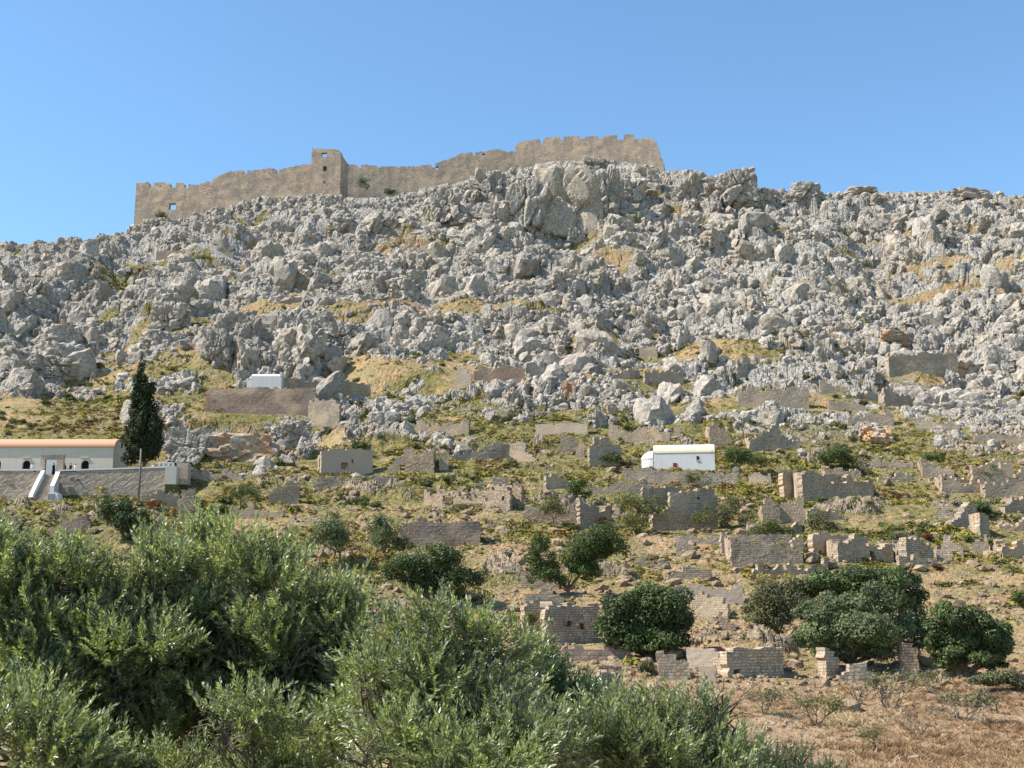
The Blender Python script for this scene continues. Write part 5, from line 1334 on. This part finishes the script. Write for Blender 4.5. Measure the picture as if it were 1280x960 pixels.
# ------------------------------------------------------------------ trees and bushes
def crown_mesh(name, lobes, n, leaf, mat, seed, sub=16, subr=.42, gap=.30, up=.25, flat=None):
    """lobes: (centre, radii) ellipsoids; leaves sit on smaller clumps spread over them, with gaps"""
    r = np.random.default_rng(seed)
    B = []
    for (c, R) in lobes:
        c = np.array(c); R = np.array(R); m = max(5, int(sub * (R.prod() ** (1 / 3) / max(l[1][0] for l in lobes)) ** 1.3))
        d = unit(r.normal(size=(m, 3))); d[:, 2] = np.where(d[:, 2] < -.5, -d[:, 2] * .4, d[:, 2])
        for q in d:
            f = .45 + .42 * r.random(); B.append((c + q * R * f, R * subr * (.7 + .6 * r.random()), r.random()))
        B.append((c, R * .6, r.random()))
    ar = np.array([b[1].prod() ** (2 / 3) for b in B]); cnt = (n * ar / ar.sum()).astype(int)
    Cs, Ns, Ts = [], [], []
    for (c, R, t), k in zip(B, cnt):
        d = unit(r.normal(size=(k, 3))); rad = .45 + .6 * r.random((k, 1)) ** .6
        Cs.append(c + d * R * rad); Ns.append(unit(d + r.normal(size=(k, 3)) * .55 + np.array([0, 0, up]))); Ts.append(np.full(k, t) * .55 + .45 * r.random(k))
    C = np.concatenate(Cs); N = np.concatenate(Ns); T = np.concatenate(Ts)
    sc_ = np.mean([l[1][0] for l in lobes])
    q = fbm(C[:, 0] / sc_ * 3.1 + C[:, 2] / sc_ * 2 + seed, C[:, 1] / sc_ * 3 - C[:, 2] / sc_ * 2.4, seed, 3); k = q > gap
    C, N, T = C[k], N[k], T[k]
    V, Q = leafcards(C, N, leaf * (.7 + .6 * r.random(len(C))), leaf * .5, r)
    return mesh_np(name, V, Q, mat, dict(tint=np.repeat(T, 4)))

def tree(name, label, cat, px, py, lobes, mat, n, leaf, seed, group=None, trunk=.18, dy=0.0, gap=.30, sub=16, subr=.42, y=None, forks=None, part='crown'):
    b = unproject(px, py) if y is None else at(px, py, y); b.y += 0
    dist = b.y * CT + b.z * ST; u = dist / F
    root = empty(name, b, label, cat, group)
    L = []
    r = random.Random(seed)
    for (cx, cy, rx, ry) in lobes:
        c = at(cx, cy, b.y + dy + r.uniform(-.25, .25) * rx * u) - b
        L.append((tuple(c), (rx * u, rx * u * .85, ry * u)))
    link(part, crown_mesh(part, L, n, leaf, M[mat], seed, sub, subr, gap), root)
    if trunk:
        mb = MB(); g = float(height(b.x, b.y)) - b.z
        fork = Vector((0, 0, max(.4, min(l[0][2] - l[1][2] * .8 for l in L)))) if forks is None else forks
        mb.tube([(0, 0, min(g, 0) - .4), (fork[0] * .4 + .03, .02, fork[2] * .5), tuple(fork)], [trunk * 1.35, trunk, trunk * .85], 8)
        for (c, R) in L:
            c = Vector(c)
            for q in range(2):
                tip = c + Vector((r.uniform(-.6, .6) * R[0], r.uniform(-.5, .5) * R[1], r.uniform(-.2, .6) * R[2]))
                mid = Vector(fork).lerp(tip, .45) + Vector((r.uniform(-.1, .1) * R[0], r.uniform(-.1, .1) * R[0], -.08 * R[2]))
                mb.tube([tuple(Vector(fork) - Vector((0, 0, .1))), tuple(mid), tuple(tip)], [trunk * .5, trunk * .28, trunk * .08], 6)
        mb.build('trunk', M['bark'], root, smooth=True)
    return root

tree('cypress', 'tall dark cypress beside the church', 'cypress', 179, 594, [(177, 463, 7, 14), (177, 476, 11, 16), (178, 490, 15, 22), (178, 507, 18, 24), (179, 528, 22, 26), (179, 548, 25, 26), (180, 566, 25, 20)], 'cypress', 30000, .36, 31, trunk=.3, y=CH_Y + 4.5, gap=.12, sub=26, subr=.36)
tree('carob_tree', 'dense dark rounded tree below the church terrace near the pole', 'tree', 155, 676, [(140, 645, 22, 24), (165, 652, 28, 22), (182, 660, 16, 15), (150, 634, 18, 14)], 'carob', 9000, .30, 32, trunk=.2)
tree('olive_tree', 'small round grey olive on a forked trunk, leftmost on the orange slope', 'tree', 424, 716, [(408, 668, 31, 24), (392, 678, 16, 15), (424, 676, 18, 18)], 'olive_far', 6500, .24, 33, group='small olives on the orange slope', trunk=.13, gap=.33)
tree('olive_tree', 'small upright olive right of the round grey one on the orange slope', 'tree', 481, 702, [(474, 658, 18, 18), (484, 672, 24, 22), (500, 680, 14, 14)], 'olive_far', 5500, .24, 34, group='small olives on the orange slope', trunk=.12, gap=.33)
tree('carob_tree', 'wide dark tree under the broad pinkish retaining wall', 'tree', 535, 756, [(515, 712, 36, 24), (552, 702, 34, 28), (580, 722, 26, 22), (535, 730, 40, 22), (488, 718, 20, 16)], 'carob', 15000, .26, 35, trunk=.22, gap=.3)
tree('olive_tree', 'olive with two separate dark crowns on one forked trunk', 'tree', 710, 745, [(676, 682, 21, 22), (682, 712, 24, 24), (668, 700, 14, 16), (742, 686, 40, 29), (722, 704, 22, 24), (768, 682, 22, 20), (694, 722, 18, 16), (735, 712, 22, 16)], 'bush', 24000, .22, 36, trunk=.17, gap=.31, sub=14)
tree('carob_tree', 'big round dark green tree standing among the lower ruins', 'tree', 806, 824, [(810, 766, 58, 42), (772, 780, 32, 32), (846, 780, 34, 36), (806, 793, 58, 28), (812, 744, 38, 20), (780, 758, 30, 24), (842, 755, 28, 24), (770, 800, 28, 18), (838, 803, 30, 18), (800, 810, 34, 12)], 'carob', 38000, .23, 37, trunk=.25, gap=.25, sub=22, subr=.36)
tree('dry_tree', 'brownish dark tree with a visible trunk left of the big tree clump', 'tree', 974, 808, [(962, 750, 34, 30), (985, 757, 28, 30), (943, 764, 19, 18), (966, 775, 30, 20)], 'greygreen', 12000, .21, 38, trunk=.15, gap=.30)
tree('carob_tree', 'dark green tree at the back of the big tree clump', 'tree', 1110, 812, [(1040, 730, 46, 24), (1090, 724, 50, 22), (1135, 740, 34, 32), (1145, 768, 26, 34), (1005, 738, 32, 20), (1080, 750, 60, 34), (1150, 795, 24, 26)], 'carob', 32000, .24, 39, trunk=.25, gap=.25, dy=2.0, subr=.36)
tree('olive_tree', 'broad grey-green olive in front of the big tree clump', 'tree', 1062, 836, [(1030, 762, 40, 28), (1085, 756, 42, 28), (1060, 786, 58, 34), (1112, 786, 32, 32), (1020, 800, 28, 28), (1075, 806, 34, 24), (1105, 815, 30, 20), (1040, 818, 34, 16), (1135, 810, 20, 20)], 'olive_far', 40000, .21, 40, trunk=.25, gap=.27, sub=18, subr=.34)
tree('carob_tree', 'rightmost large round dark tree', 'tree', 1208, 850, [(1200, 782, 40, 34), (1230, 794, 38, 36), (1254, 804, 22, 26), (1180, 796, 26, 36), (1212, 815, 46, 24), (1185, 828, 24, 14), (1238, 828, 26, 14)], 'carob', 32000, .23, 41, trunk=.2, gap=.25, subr=.36)
tree('olive_tree', 'small sparse leaning tree left of the gabled wall stub', 'tree', 300, 640, [(308, 614, 16, 10), (320, 620, 10, 8), (296, 620, 10, 8)], 'bush', 1800, .24, 42, trunk=.1, gap=.38)
tree('bush', 'rounded bright green bush on the upper right of the white vaulted chapel', 'bush', 1050, 587, [(1048, 570, 26, 14), (1035, 574, 14, 10), (1064, 574, 14, 11)], 'bush', 4500, .26, 43, trunk=.1)
tree('fig_tree', 'green fig tree behind the dark red gate', 'tree', 925, 592, [(920, 568, 16, 14), (932, 574, 14, 11), (912, 574, 10, 9)], 'bush', 2800, .26, 44, trunk=.1, gap=.33)
tree('bush', 'brownish olive bush right of the fig tree', 'bush', 945, 592, [(944, 576, 14, 12), (954, 580, 10, 8)], 'loose', 1800, .22, 45, trunk=0, part='foliage')
tree('fig_tree', 'dark green fig above the twin ragged uprights', 'tree', 722, 636, [(718, 613, 12, 14), (728, 606, 10, 10), (716, 626, 12, 9), (732, 618, 10, 8)], 'bush', 2600, .26, 46, trunk=.08, gap=.3)
tree('small_tree', 'light green airy little tree in front of the shaded wall', 'tree', 692, 662, [(690, 634, 16, 13), (680, 640, 10, 8), (702, 640, 10, 9)], 'loose', 1900, .22, 47, trunk=.07, gap=.4)
tree('bush', 'large airy olive-green bush left of the biggest stepped ruin', 'bush', 795, 672, [(785, 630, 26, 18), (810, 636, 24, 20), (795, 655, 28, 16), (825, 626, 14, 12)], 'loose', 6500, .22, 48, trunk=.08, gap=.38)
tree('bush', 'yellowish bush clinging to the front of the biggest stepped ruin', 'bush', 880, 666, [(878, 648, 14, 13), (884, 636, 8, 8)], 'loose', 1600, .2, 49, trunk=.05, gap=.38)
tree('bush', 'bush growing on the middle of the wall before the white vaulted chapel', 'bush', 870, 606, [(870, 596, 15, 9), (862, 600, 10, 7)], 'loose', 1500, .22, 50, trunk=0, part='foliage')
tree('bush', 'dense bright green bush left of the white vaulted chapel', 'bush', 766, 584, [(762, 573, 11, 8), (772, 573, 9, 8)], 'bush', 1500, .24, 51, trunk=0, part='foliage')
tree('bush', 'ivy-like bush filling the ruin right of the biggest stepped ruin', 'bush', 918, 664, [(915, 636, 18, 20), (935, 650, 14, 14), (905, 650, 12, 14)], 'greygreen', 3500, .22, 52, trunk=0, gap=.36, part='foliage')
tree('bush', 'yellow-green bushes growing inside the wide ruined house', 'bush', 965, 678, [(960, 662, 22, 12), (942, 668, 16, 10), (980, 662, 12, 10)], 'loose', 3200, .22, 53, trunk=0, gap=.36, part='foliage')
tree('bush', 'grey-green shrub below the sunlit tower-like house corner', 'bush', 1028, 672, [(1025, 655, 22, 16), (1040, 660, 14, 12)], 'greygreen', 3000, .22, 54, trunk=0, gap=.36, part='foliage')
tree('bush', 'bush on the mound left of the dry red shrub', 'bush', 1128, 688, [(1125, 674, 18, 12), (1138, 676, 10, 8)], 'greygreen', 2000, .22, 55, trunk=0, gap=.36, part='foliage')
tree('bush', 'dark green creeping bush behind the long roofless ruin on the right', 'bush', 1236, 606, [(1228, 596, 18, 9), (1245, 590, 14, 10)], 'bush', 2200, .24, 56, trunk=0, part='foliage')
tree('bush', 'dark ivy bush inside the curved broken wall on the right', 'bush', 1226, 650, [(1224, 634, 15, 10), (1232, 640, 9, 8)], 'carob', 2000, .24, 57, trunk=0, part='foliage')
tree('bush', 'green bush beside the small bright-edged ruin on the upper right', 'bush', 1168, 585, [(1165, 572, 16, 9), (1176, 570, 9, 7)], 'bush', 1600, .24, 58, trunk=0, part='foliage')
tree('dry_shrub', 'round dark red dry shrub above the rough bright-ended wall', 'bush', 1160, 678, [(1159, 671, 8, 5.5), (1163, 673, 5, 4)], 'dryred', 1200, .16, 59, trunk=0, part='foliage', gap=.2)
tree('dry_shrub', 'dark red dry shrub below the rough bright-ended wall', 'bush', 1172, 714, [(1170, 709, 6, 4.5), (1176, 711, 5, 4)], 'dryred', 900, .16, 60, trunk=0, part='foliage', gap=.2)
tree('dry_shrub', 'reddish dry shrub right of the wooden pole', 'bush', 193, 637, [(193, 630, 11, 6)], 'dryred', 900, .2, 61, trunk=0, part='foliage', gap=.25)
tree('dry_shrub', 'pinkish dry shrub at the foot of the twin ragged uprights', 'bush', 757, 662, [(752, 652, 11, 7)], 'dryred', 800, .2, 62, trunk=0, part='foliage', gap=.35)
tree('bush', 'dark bush against the left castle wall', 'bush', 196, 285, [(200, 270, 9, 9), (207, 274, 8, 7)], 'greygreen', 900, .4, 63, trunk=0, part='foliage', y=float(crest(np.array([at(200, 280, 300).x / 300]))[0][0]) - .5)
tree('bush', 'dark bush at the castle wall right of the square tower', 'bush', 455, 246, [(452, 229, 7, 8), (458, 233, 6, 5)], 'carob', 700, .4, 64, trunk=0, part='foliage', y=float(crest(np.array([at(455, 245, 330).x / 330]))[0][0]) - .5)
tree('bush', 'low dark bush below the middle castle wall', 'bush', 492, 246, [(490, 240, 11, 5)], 'carob', 700, .4, 65, trunk=0, part='foliage', y=float(crest(np.array([at(492, 245, 330).x / 330]))[0][0]) - .7)
tree('bush', 'green bush on the ledge at the foot of the rightmost herb slope', 'bush', 1275, 760, [(1274, 748, 12, 11)], 'bush', 1500, .2, 66, trunk=0, part='foliage')
tree('bush', 'wide grey-green bush at the right edge below the rightmost tree', 'bush', 1252, 864, [(1225, 850, 22, 10), (1255, 848, 26, 13), (1275, 856, 14, 10)], 'greygreen', 5000, .17, 67, trunk=0, part='foliage', gap=.36)
tree('bush', 'airy bush by the corner of the squarish ruin above the foreground olive', 'bush', 662, 800, [(660, 776, 13, 14), (656, 790, 9, 10)], 'loose', 1800, .16, 68, trunk=.05, part='foliage', gap=.4)
tree('bush', 'dark bush beside the pale stepped house corner', 'bush', 808, 846, [(806, 835, 12, 10)], 'greygreen', 1600, .16, 69, trunk=0, part='foliage', gap=.35)
tree('bush', 'yellow-green bush in the herbs above the long low roofless house', 'bush', 585, 640, [(585, 634, 30, 5), (620, 634, 12, 5)], 'loose', 1800, .2, 70, trunk=0, part='foliage', gap=.3)
# medium shrubs dotted over the herb slope, each a thing of its own
def shrubs():
    protos = []
    for k in range(5):
        L = [((0, 0, .45), (.8, .75, .5)), ((.45, .1, .3), (.5, .5, .35)), ((-.4, -.1, .35), (.5, .5, .4))]
        protos.append([crown_mesh('shrub', L, 420, .26, M[m], 800 + k, 10, .45, .3) for m in ('loose', 'greygreen', 'bush')])
    Z = [('rounded yellow-green shrub on the herb slope', 'shrubs on the herb slope', 420, 760, 560, 640, 56), ('rounded shrub between the ruins on the right', 'shrubs between the right-hand ruins', 1000, 1280, 590, 690, 66),
         ('small shrub on the slope below the high terrace wall', 'shrubs below the high terrace', 240, 420, 575, 660, 34), ('low shrub among the upper terrace rocks', 'shrubs among the upper terraces', 420, 1280, 430, 550, 80),
         ('low shrub on the slope above the church', 'shrubs above the church', 0, 160, 450, 545, 34), ('small dark shrub in the bare upper rocks', 'shrubs in the bare upper rocks', 60, 1250, 260, 430, 36)]
    for (lab, grp, a, b, c, d, n) in Z:
        for k in range(n):
            px, py = random.uniform(a, b), random.uniform(c, d); p = unproject(px, py); x, y = np.array([p.x]), np.array([p.y])
            if lookup(CG, x, y)[0] > .5 or p.y > crest(x / y)[0][0] - 3: continue
            o = bpy.data.objects.new('shrub', protos[random.randrange(5)][random.choice((0, 0, 1, 2) if py > 550 else (1, 1, 2))]); COL.objects.link(o)
            s = random.uniform(.5, 1.15); o.location = (p.x, p.y, float(lookup(ZG, x, y)[0]) - .08); o.scale = (s, s, s * random.uniform(.7, 1.1)); o.rotation_euler = (0, 0, random.uniform(0, 6.28))
            tag(o, lab, 'shrub', grp)
shrubs()

# bare twiggy shrubs on the dry lower slope
def bare_shrub_meshes(seed, leafy):
    r = random.Random(seed); mb = MB(); tips = []
    def grow(p, d, l, rad, depth):
        q = p + d * l * .5 + Vector((r.uniform(-.08, .08), r.uniform(-.08, .08), 0)) * l; e = q + (d + Vector((r.uniform(-.25, .25), r.uniform(-.25, .25), r.uniform(-.05, .2)))).normalized() * l * .5
        mb.tube([tuple(p), tuple(q), tuple(e)], [rad, rad * .8, rad * .6], 5 if depth < 2 else 3)
        tips.append(e)
        if depth < 4:
            for k in range(r.choice((2, 3, 3)) if depth else 3):
                nd = (d + Vector((r.uniform(-.75, .75), r.uniform(-.75, .75), r.uniform(-.15, .45)))).normalized()
                grow(e, nd, l * r.uniform(.6, .8), rad * .58, depth + 1)
    for k in range(4):
        a = r.uniform(0, 6.28); grow(Vector((.05 * math.cos(a), .05 * math.sin(a), -.1)), Vector((math.cos(a) * .6, math.sin(a) * .6, .8)).normalized(), .55, .032, 0)
    me = mb.mesh('branches', M['twig'])
    rr = np.random.default_rng(seed); T = np.array([t[:] for t in tips[len(tips) // 4:]])
    C = T[rr.integers(0, len(T), leafy)] + rr.normal(size=(leafy, 3)) * .12
    V, Q = leafcards(C, unit(rr.normal(size=(leafy, 3)) + np.array([0, 0, .5])), .11, .06, rr)
    return me, (V, Q, rr.random(leafy))
def bare_shrubs():
    base = []
    for k in range(4):
        me, (V, Q, t) = bare_shrub_meshes(40 + k, 700)
        base.append((me, mesh_np('leaves', V, Q, M['greygreen'], dict(tint=np.repeat(t, 4))), mesh_np('leaves', V, Q, M['loose'], dict(tint=np.repeat(t, 4)))))
    spots = [(955, 892, 40, 1, 'bare shrub with olive leaf tufts directly below the wide coursed house front'), (1020, 903, 46, 2, 'twiggy leaning shrub left of the leafier pair on the dry slope'),
             (1112, 888, 56, 1, 'large twiggy shrub under the coursed stone pier'), (1150, 922, 44, 0, 'grey leafless shrub in the middle of the dry slope'), (1200, 902, 52, 1, 'twiggy shrub sprawling right of the grey leafless one'),
             (1245, 890, 40, 0, 'small twiggy shrub at the right edge of the dry slope'), (1098, 938, 34, 2, 'small green-leaved shrub low on the dry slope'), (1075, 880, 36, 0, 'thin bare shrub below the dark low wall'),
             (1165, 868, 34, 1, 'bare shrub at the foot of the plastered wall end'), (1238, 915, 30, 0, 'low bare shrub near the lower right corner'), (1000, 880, 30, 0, 'tiny bare shrub between the house front and the crumbling post')]
    for k, (px, py, h, m, lab) in enumerate(spots):
        p = unproject(px, py); x, y = np.array([p.x]), np.array([p.y]); p.z = float(lookup(ZG, x, y)[0])
        s = h * (p.y * CT + p.z * ST) / F / 1.75
        root = empty('bare_shrub', p, lab, 'shrub', 'twiggy shrubs on the dry slope', rz=random.uniform(0, 6.28)); root.scale = (s * 1.25, s * 1.25, s)
        link('branches', base[k % 4][0], root)
        if m: link('leaves', base[k % 4][m], root)
bare_shrubs()

# ------------------------------------------------------------------ olives close to the camera
def sprig_proto(seed, length, leaf, nl, wide=.2):
    r = np.random.default_rng(seed); V = []; Q = []; T = []
    bend = r.normal(size=2) * .14
    def pt(t): return np.array([bend[0] * t * t, bend[1] * t * t, t]) * length
    # stem: three sided
    b = 0; seg = 4
    for i in range(seg + 1):
        t = i / seg
        for k in range(3): V.append(pt(t) + np.array([math.cos(k * 2.09), math.sin(k * 2.09), 0]) * .0035 * (1.15 - t)); T.append(-1)
    for i in range(seg):
        for k in range(3): Q.append((i * 3 + k, i * 3 + (k + 1) % 3, (i + 1) * 3 + (k + 1) % 3, (i + 1) * 3 + k))
    for i in range(nl):
        t = .12 + .88 * (i // 2 + .5) / (nl / 2) + r.normal() * .01; t = min(t, 1.0)
        a = (i % 2) * math.pi + (i // 2) * 1.57 + r.normal() * .35
        out = np.array([math.cos(a), math.sin(a), 0]); d = unit(out * (1.0 - .55 * t) + np.array([0, 0, .55 + .55 * t]) + r.normal(size=3) * .16)
        l = leaf * (.7 + .5 * r.random()) * (1.05 - .35 * t); w = l * wide
        sd = unit(np.cross(d, np.array([0, 0, 1.]) + r.normal(size=3) * .45)); nrm = np.cross(sd, d)
        p = pt(t); m = p + d * l * .5 - nrm * l * .03; e = p + d * l + nrm * l * .06 * r.normal()
        k = len(V); V += [p, m - sd * w * .5 + nrm * w * .12, e, m + sd * w * .5 + nrm * w * .12, m - nrm * w * .05]; T += [r.random()] * 5
        Q += [(k, k + 4, k + 2, k + 1), (k, k + 3, k + 2, k + 4)]
    return np.array(V), np.array(Q), np.array(T)

def orient(D, r):
    n = len(D); U = r.normal(size=(n, 3)); U = unit(U - (U * D).sum(1)[:, None] * D); W = np.cross(D, U); return U, W
def near_tree(name, label, base, lobes, dist, dens, seed, mat='olive', leaf=.062, wide=.2, cat='olive tree', length=(.22, .42), group='olive trees close by'):
    r = np.random.default_rng(seed); rr = random.Random(seed)
    b = at(base[0], base[1], dist + 2.2); b.z = float(height(b.x, b.y))
    root = empty(name, b, label, cat, group)
    protos = [sprig_proto(seed * 20 + k, 1.0, leaf / .4, 34, wide) for k in range(8)]
    Vs, Qs, Ts = [], [], []; off = 0
    limb = MB(); fork = Vector((0, 0, 1.3)); limb.tube([(0, 0, -.3), (.08, .03, .7), tuple(fork)], [.2, .15, .13], 9)
    for (cx, cy, rx, ry, dd) in lobes:
        u = (dist + dd) / F; c = np.array(at(cx, cy, dist + dd) - b); R = np.array([rx, rx * .9, ry]) * u
        # shoots gather in bouquets over the crown, with dark gaps between them
        m = max(4, int(13 * (R[0] / .75) ** 1.6)); bd = unit(r.normal(size=(m, 3))); bd[:, 2] = np.where(bd[:, 2] < -.4, np.abs(bd[:, 2]) * .5, bd[:, 2])
        bc = c + bd * R * (.50 + .42 * r.random((m, 1))); br = r.uniform(.17, .34, m); br = np.minimum(br, R.min() * .55)
        P, D, tone = [], [], []
        for k in range(m):
            q = int(dens * br[k] ** 2 * 12); d = unit(r.normal(size=(q, 3)))
            P.append(bc[k] + d * br[k] * (.25 + .75 * r.random((q, 1))) * np.array([1, 1, .8])); tone.append(np.full(q, r.random()) * .5 + r.random(q) * .5)
            D.append(unit(d * .45 + bd[k] * .35 + np.array([0, 0, .68]) + r.normal(size=(q, 3)) * .33))
        q = int(dens * .35 * (R[0] * R[2])*4); d = unit(r.normal(size=(q, 3))); P.append(c + d * R * .75 * r.random((q, 1)) ** .4); D.append(unit(d + np.array([0, 0, .5]))); tone.append(r.random(q) * .5)
        P, D, tone = np.concatenate(P), np.concatenate(D), np.concatenate(tone); n = len(P)
        S = r.uniform(length[0], length[1], n); U, W = orient(D, r)
        wh = r.integers(0, 8, n)
        for k, (V, Q, T) in enumerate(protos):
            ii = np.nonzero(wh == k)[0]
            A = (V[None, :, 0, None] * U[ii][:, None, :] + V[None, :, 1, None] * W[ii][:, None, :] + V[None, :, 2, None] * D[ii][:, None, :]) * S[ii][:, None, None] + P[ii][:, None, :]
            Vs.append(A.reshape(-1, 3)); Qs.append((Q[None] + (np.arange(len(ii)) * len(V))[:, None, None]).reshape(-1, 4) + off); off += len(ii) * len(V)
            tt_ = np.where(T[None, :] < 0, .1, np.clip(T[None, :] * .45 + tone[ii][:, None] * .55, 0, 1)); Ts.append(tt_.ravel())
        cV = Vector(c)
        j0 = fork.lerp(cV, .45) + Vector((rr.uniform(-.4, .4), rr.uniform(.1, .5), rr.uniform(-.5, -.1))); j1 = fork.lerp(cV, .8) + Vector((rr.uniform(-.25, .25), rr.uniform(0, .3), -.15))
        limb.tube([tuple(fork - Vector((0, 0, .1))), tuple(j0), tuple(j1), tuple(cV)], [.075, .05, .032, .018], 7)
        for q in range(6):
            dr = Vector(unit(r.normal(size=3))); tip = cV + Vector((dr.x * R[0], dr.y * R[1], abs(dr.z) * R[2])) * .85
            m2 = cV.lerp(tip, .4) + Vector((rr.uniform(-.1, .1), rr.uniform(-.1, .1), -.08))
            limb.tube([tuple(j1.lerp(cV, rr.uniform(.3, 1))), tuple(m2), tuple(tip)], [.018, .012, .005], 5)
            for s_ in range(4):
                f = rr.uniform(.2, .9); p0 = m2.lerp(tip, f); e = p0 + Vector((rr.uniform(-.35, .35), rr.uniform(-.35, .35), rr.uniform(0, .4)))
                limb.tube([tuple(p0), tuple(p0.lerp(e, .5) + Vector((0, 0, .05))), tuple(e)], [.009, .006, .003], 4)
    link('crown', mesh_np('crown', np.concatenate(Vs), np.concatenate(Qs), M[mat], dict(tint=np.concatenate(Ts))), root)
    limb.build('trunk', M['bark'], root, smooth=True)

near_tree('olive_tree', 'large leafy olive filling the left foreground', (150, 1100), [(-40, 760, 75, 85, .2), (25, 745, 70, 78, 0), (85, 775, 66, 80, .2), (140, 765, 62, 76, .1), (190, 760, 52, 70, .2), (225, 790, 46, 52, .6), (60, 820, 62, 52, -.1), (125, 825, 56, 46, -.2), (185, 825, 54, 50, -.1), (60, 880, 50, 50, -.4), (200, 1000, 60, 44, -1.0), (130, 1005, 60, 40, -1.2), (150, 870, 44, 40, -.1), (20, 830, 70, 60, .3), (110, 850, 80, 60, .8), (180, 850, 80, 60, .9), (20, 950, 75, 75, -1.6), (-30, 900, 60, 80, -1.2), (95, 985, 60, 50, -1.4), (150, 930, 120, 90, .7), (70, 890, 70, 70, .3), (210, 930, 70, 80, .5), (150, 880, 110, 70, 1.2)], 13.0, 52, 3, group=None, leaf=.092, wide=.31)
near_tree('olive_tree', 'tall olive with shoots rising highest, right of the large left one', (330, 1100), [(262, 720, 44, 66, .3), (300, 745, 56, 68, .1), (350, 775, 56, 62, 0), (405, 790, 52, 58, 0), (442, 815, 40, 52, .2), (235, 770, 44, 56, .5), (250, 800, 40, 46, -.1), (250, 1000, 56, 40, -1.3), (320, 1005, 50, 36, -1.7), (305, 815, 46, 44, -.2), (360, 840, 50, 46, -.2), (270, 820, 60, 55, .5), (330, 820, 60, 50, .3), (350, 850, 80, 60, .4), (430, 880, 56, 70, -.2), (305, 940, 52, 66, -2.0), (380, 985, 60, 40, -1.4), (445, 950, 60, 70, -.6), (330, 920, 120, 80, .6), (250, 900, 60, 70, .2), (370, 920, 70, 60, .1), (330, 870, 110, 70, 1.0)], 13.5, 52, 4, group=None, leaf=.092, wide=.31)
near_tree('olive_tree', 'nearest olive with long pale leaves at the bottom centre', (560, 1120), [(560, 815, 46, 54, .1), (505, 838, 46, 56, .2), (605, 840, 50, 52, .2), (475, 890, 50, 60, 0), (550, 890, 60, 56, -.2), (620, 905, 56, 56, -.1), (480, 965, 66, 60, -.5), (570, 965, 80, 60, -.6), (655, 965, 60, 56, -.4), (560, 910, 130, 80, 1.0)], 10.5, 62, 5, leaf=.086, wide=.31, group=None)
near_tree('carob_tree', 'glossy dark green tree half hidden behind the nearest olive', (690, 1080), [(668, 856, 50, 50, 0), (706, 890, 46, 50, 0), (665, 920, 70, 60, .2), (712, 950, 50, 55, 0), (690, 900, 60, 60, .6)], 13.8, 75, 6, 'carob_near', .065, .42, 'carob tree', (.18, .32), None)
near_tree('olive_tree', 'low olive with pale upright leaves right of the bottom centre', (830, 1120), [(786, 922, 44, 42, 0), (838, 922, 44, 42, .1), (880, 932, 38, 40, .1), (745, 945, 46, 50, -.2), (800, 975, 70, 50, -.3), (895, 965, 42, 50, .1), (860, 1000, 80, 50, -.2), (904, 900, 8, 22, .2), (820, 970, 100, 60, .7)], 11.5, 62, 7, leaf=.086, wide=.31, group=None)
near_tree('evergreen_shrub', 'low dark green shrub at the bottom edge right of the olives', (1000, 1080), [(985, 975, 48, 34, 0), (945, 970, 42, 40, .3), (1030, 985, 42, 28, .2), (990, 1000, 70, 36, -.2)], 17.0, 60, 8, 'carob_near', .07, .3, 'shrub', (.18, .3), None)

# ------------------------------------------------------------------ sky, sun, camera
w = bpy.data.worlds.new('World'); sc.world = w; w.use_nodes = True
nt = w.node_tree; nt.nodes.clear(); g = NT(nt)
el, azl = math.radians(48), math.radians(9)          # sun up on the left, a little behind the camera
to_sun = Vector((-math.cos(el) * math.cos(azl), -math.cos(el) * math.sin(azl), math.sin(el)))
sky = g.n('TexSky'); sky.sky_type = 'NISHITA'; sky.sun_disc = False; sky.sun_elevation = el
sky.sun_rotation = math.atan2(to_sun.x, to_sun.y); sky.altitude = 100; sky.air_density = 1.0; sky.dust_density = 0.0; sky.ozone_density = 1.2
bg = g.n('Background'); bg.inputs['Strength'].default_value = SKY_STRENGTH
g.l(g.mix(1.0, sky.outputs[0], (0.77, 0.96, 1.03), 'MULTIPLY'), bg.inputs[0]); g.l(bg.outputs[0], g.n('OutputWorld').inputs[0])
L = bpy.data.lights.new('sun', 'SUN'); L.energy = SUN_STRENGTH; L.angle = math.radians(.53); L.color = (1.0, .94, .84)
so = bpy.data.objects.new('sun', L); COL.objects.link(so); so.rotation_euler = (-to_sun).to_track_quat('-Z', 'Y').to_euler(); so.location = (-60, -20, 120)
cam = bpy.data.cameras.new('camera'); co = bpy.data.objects.new('camera', cam); COL.objects.link(co)
cam.sensor_width = 36; cam.lens = F / 1280 * 36; cam.clip_start = .1; cam.clip_end = 3000
co.location = (0, 0, 0); co.rotation_euler = (math.radians(90) + TH, 0, 0); sc.camera = co
sc.view_settings.view_transform = 'Standard'; sc.view_settings.look = 'None'; sc.view_settings.gamma = 1; sc.view_settings.exposure = EXPOSURE
sc.view_settings.use_curve_mapping = False
sc.render.engine = 'CYCLES'; sc.cycles.max_bounces = 5; sc.cycles.diffuse_bounces = 2; sc.cycles.glossy_bounces = 2; sc.cycles.transmission_bounces = 3
sc.cycles.use_denoising = DENOISE; sc.cycles.sample_clamp_indirect = 4
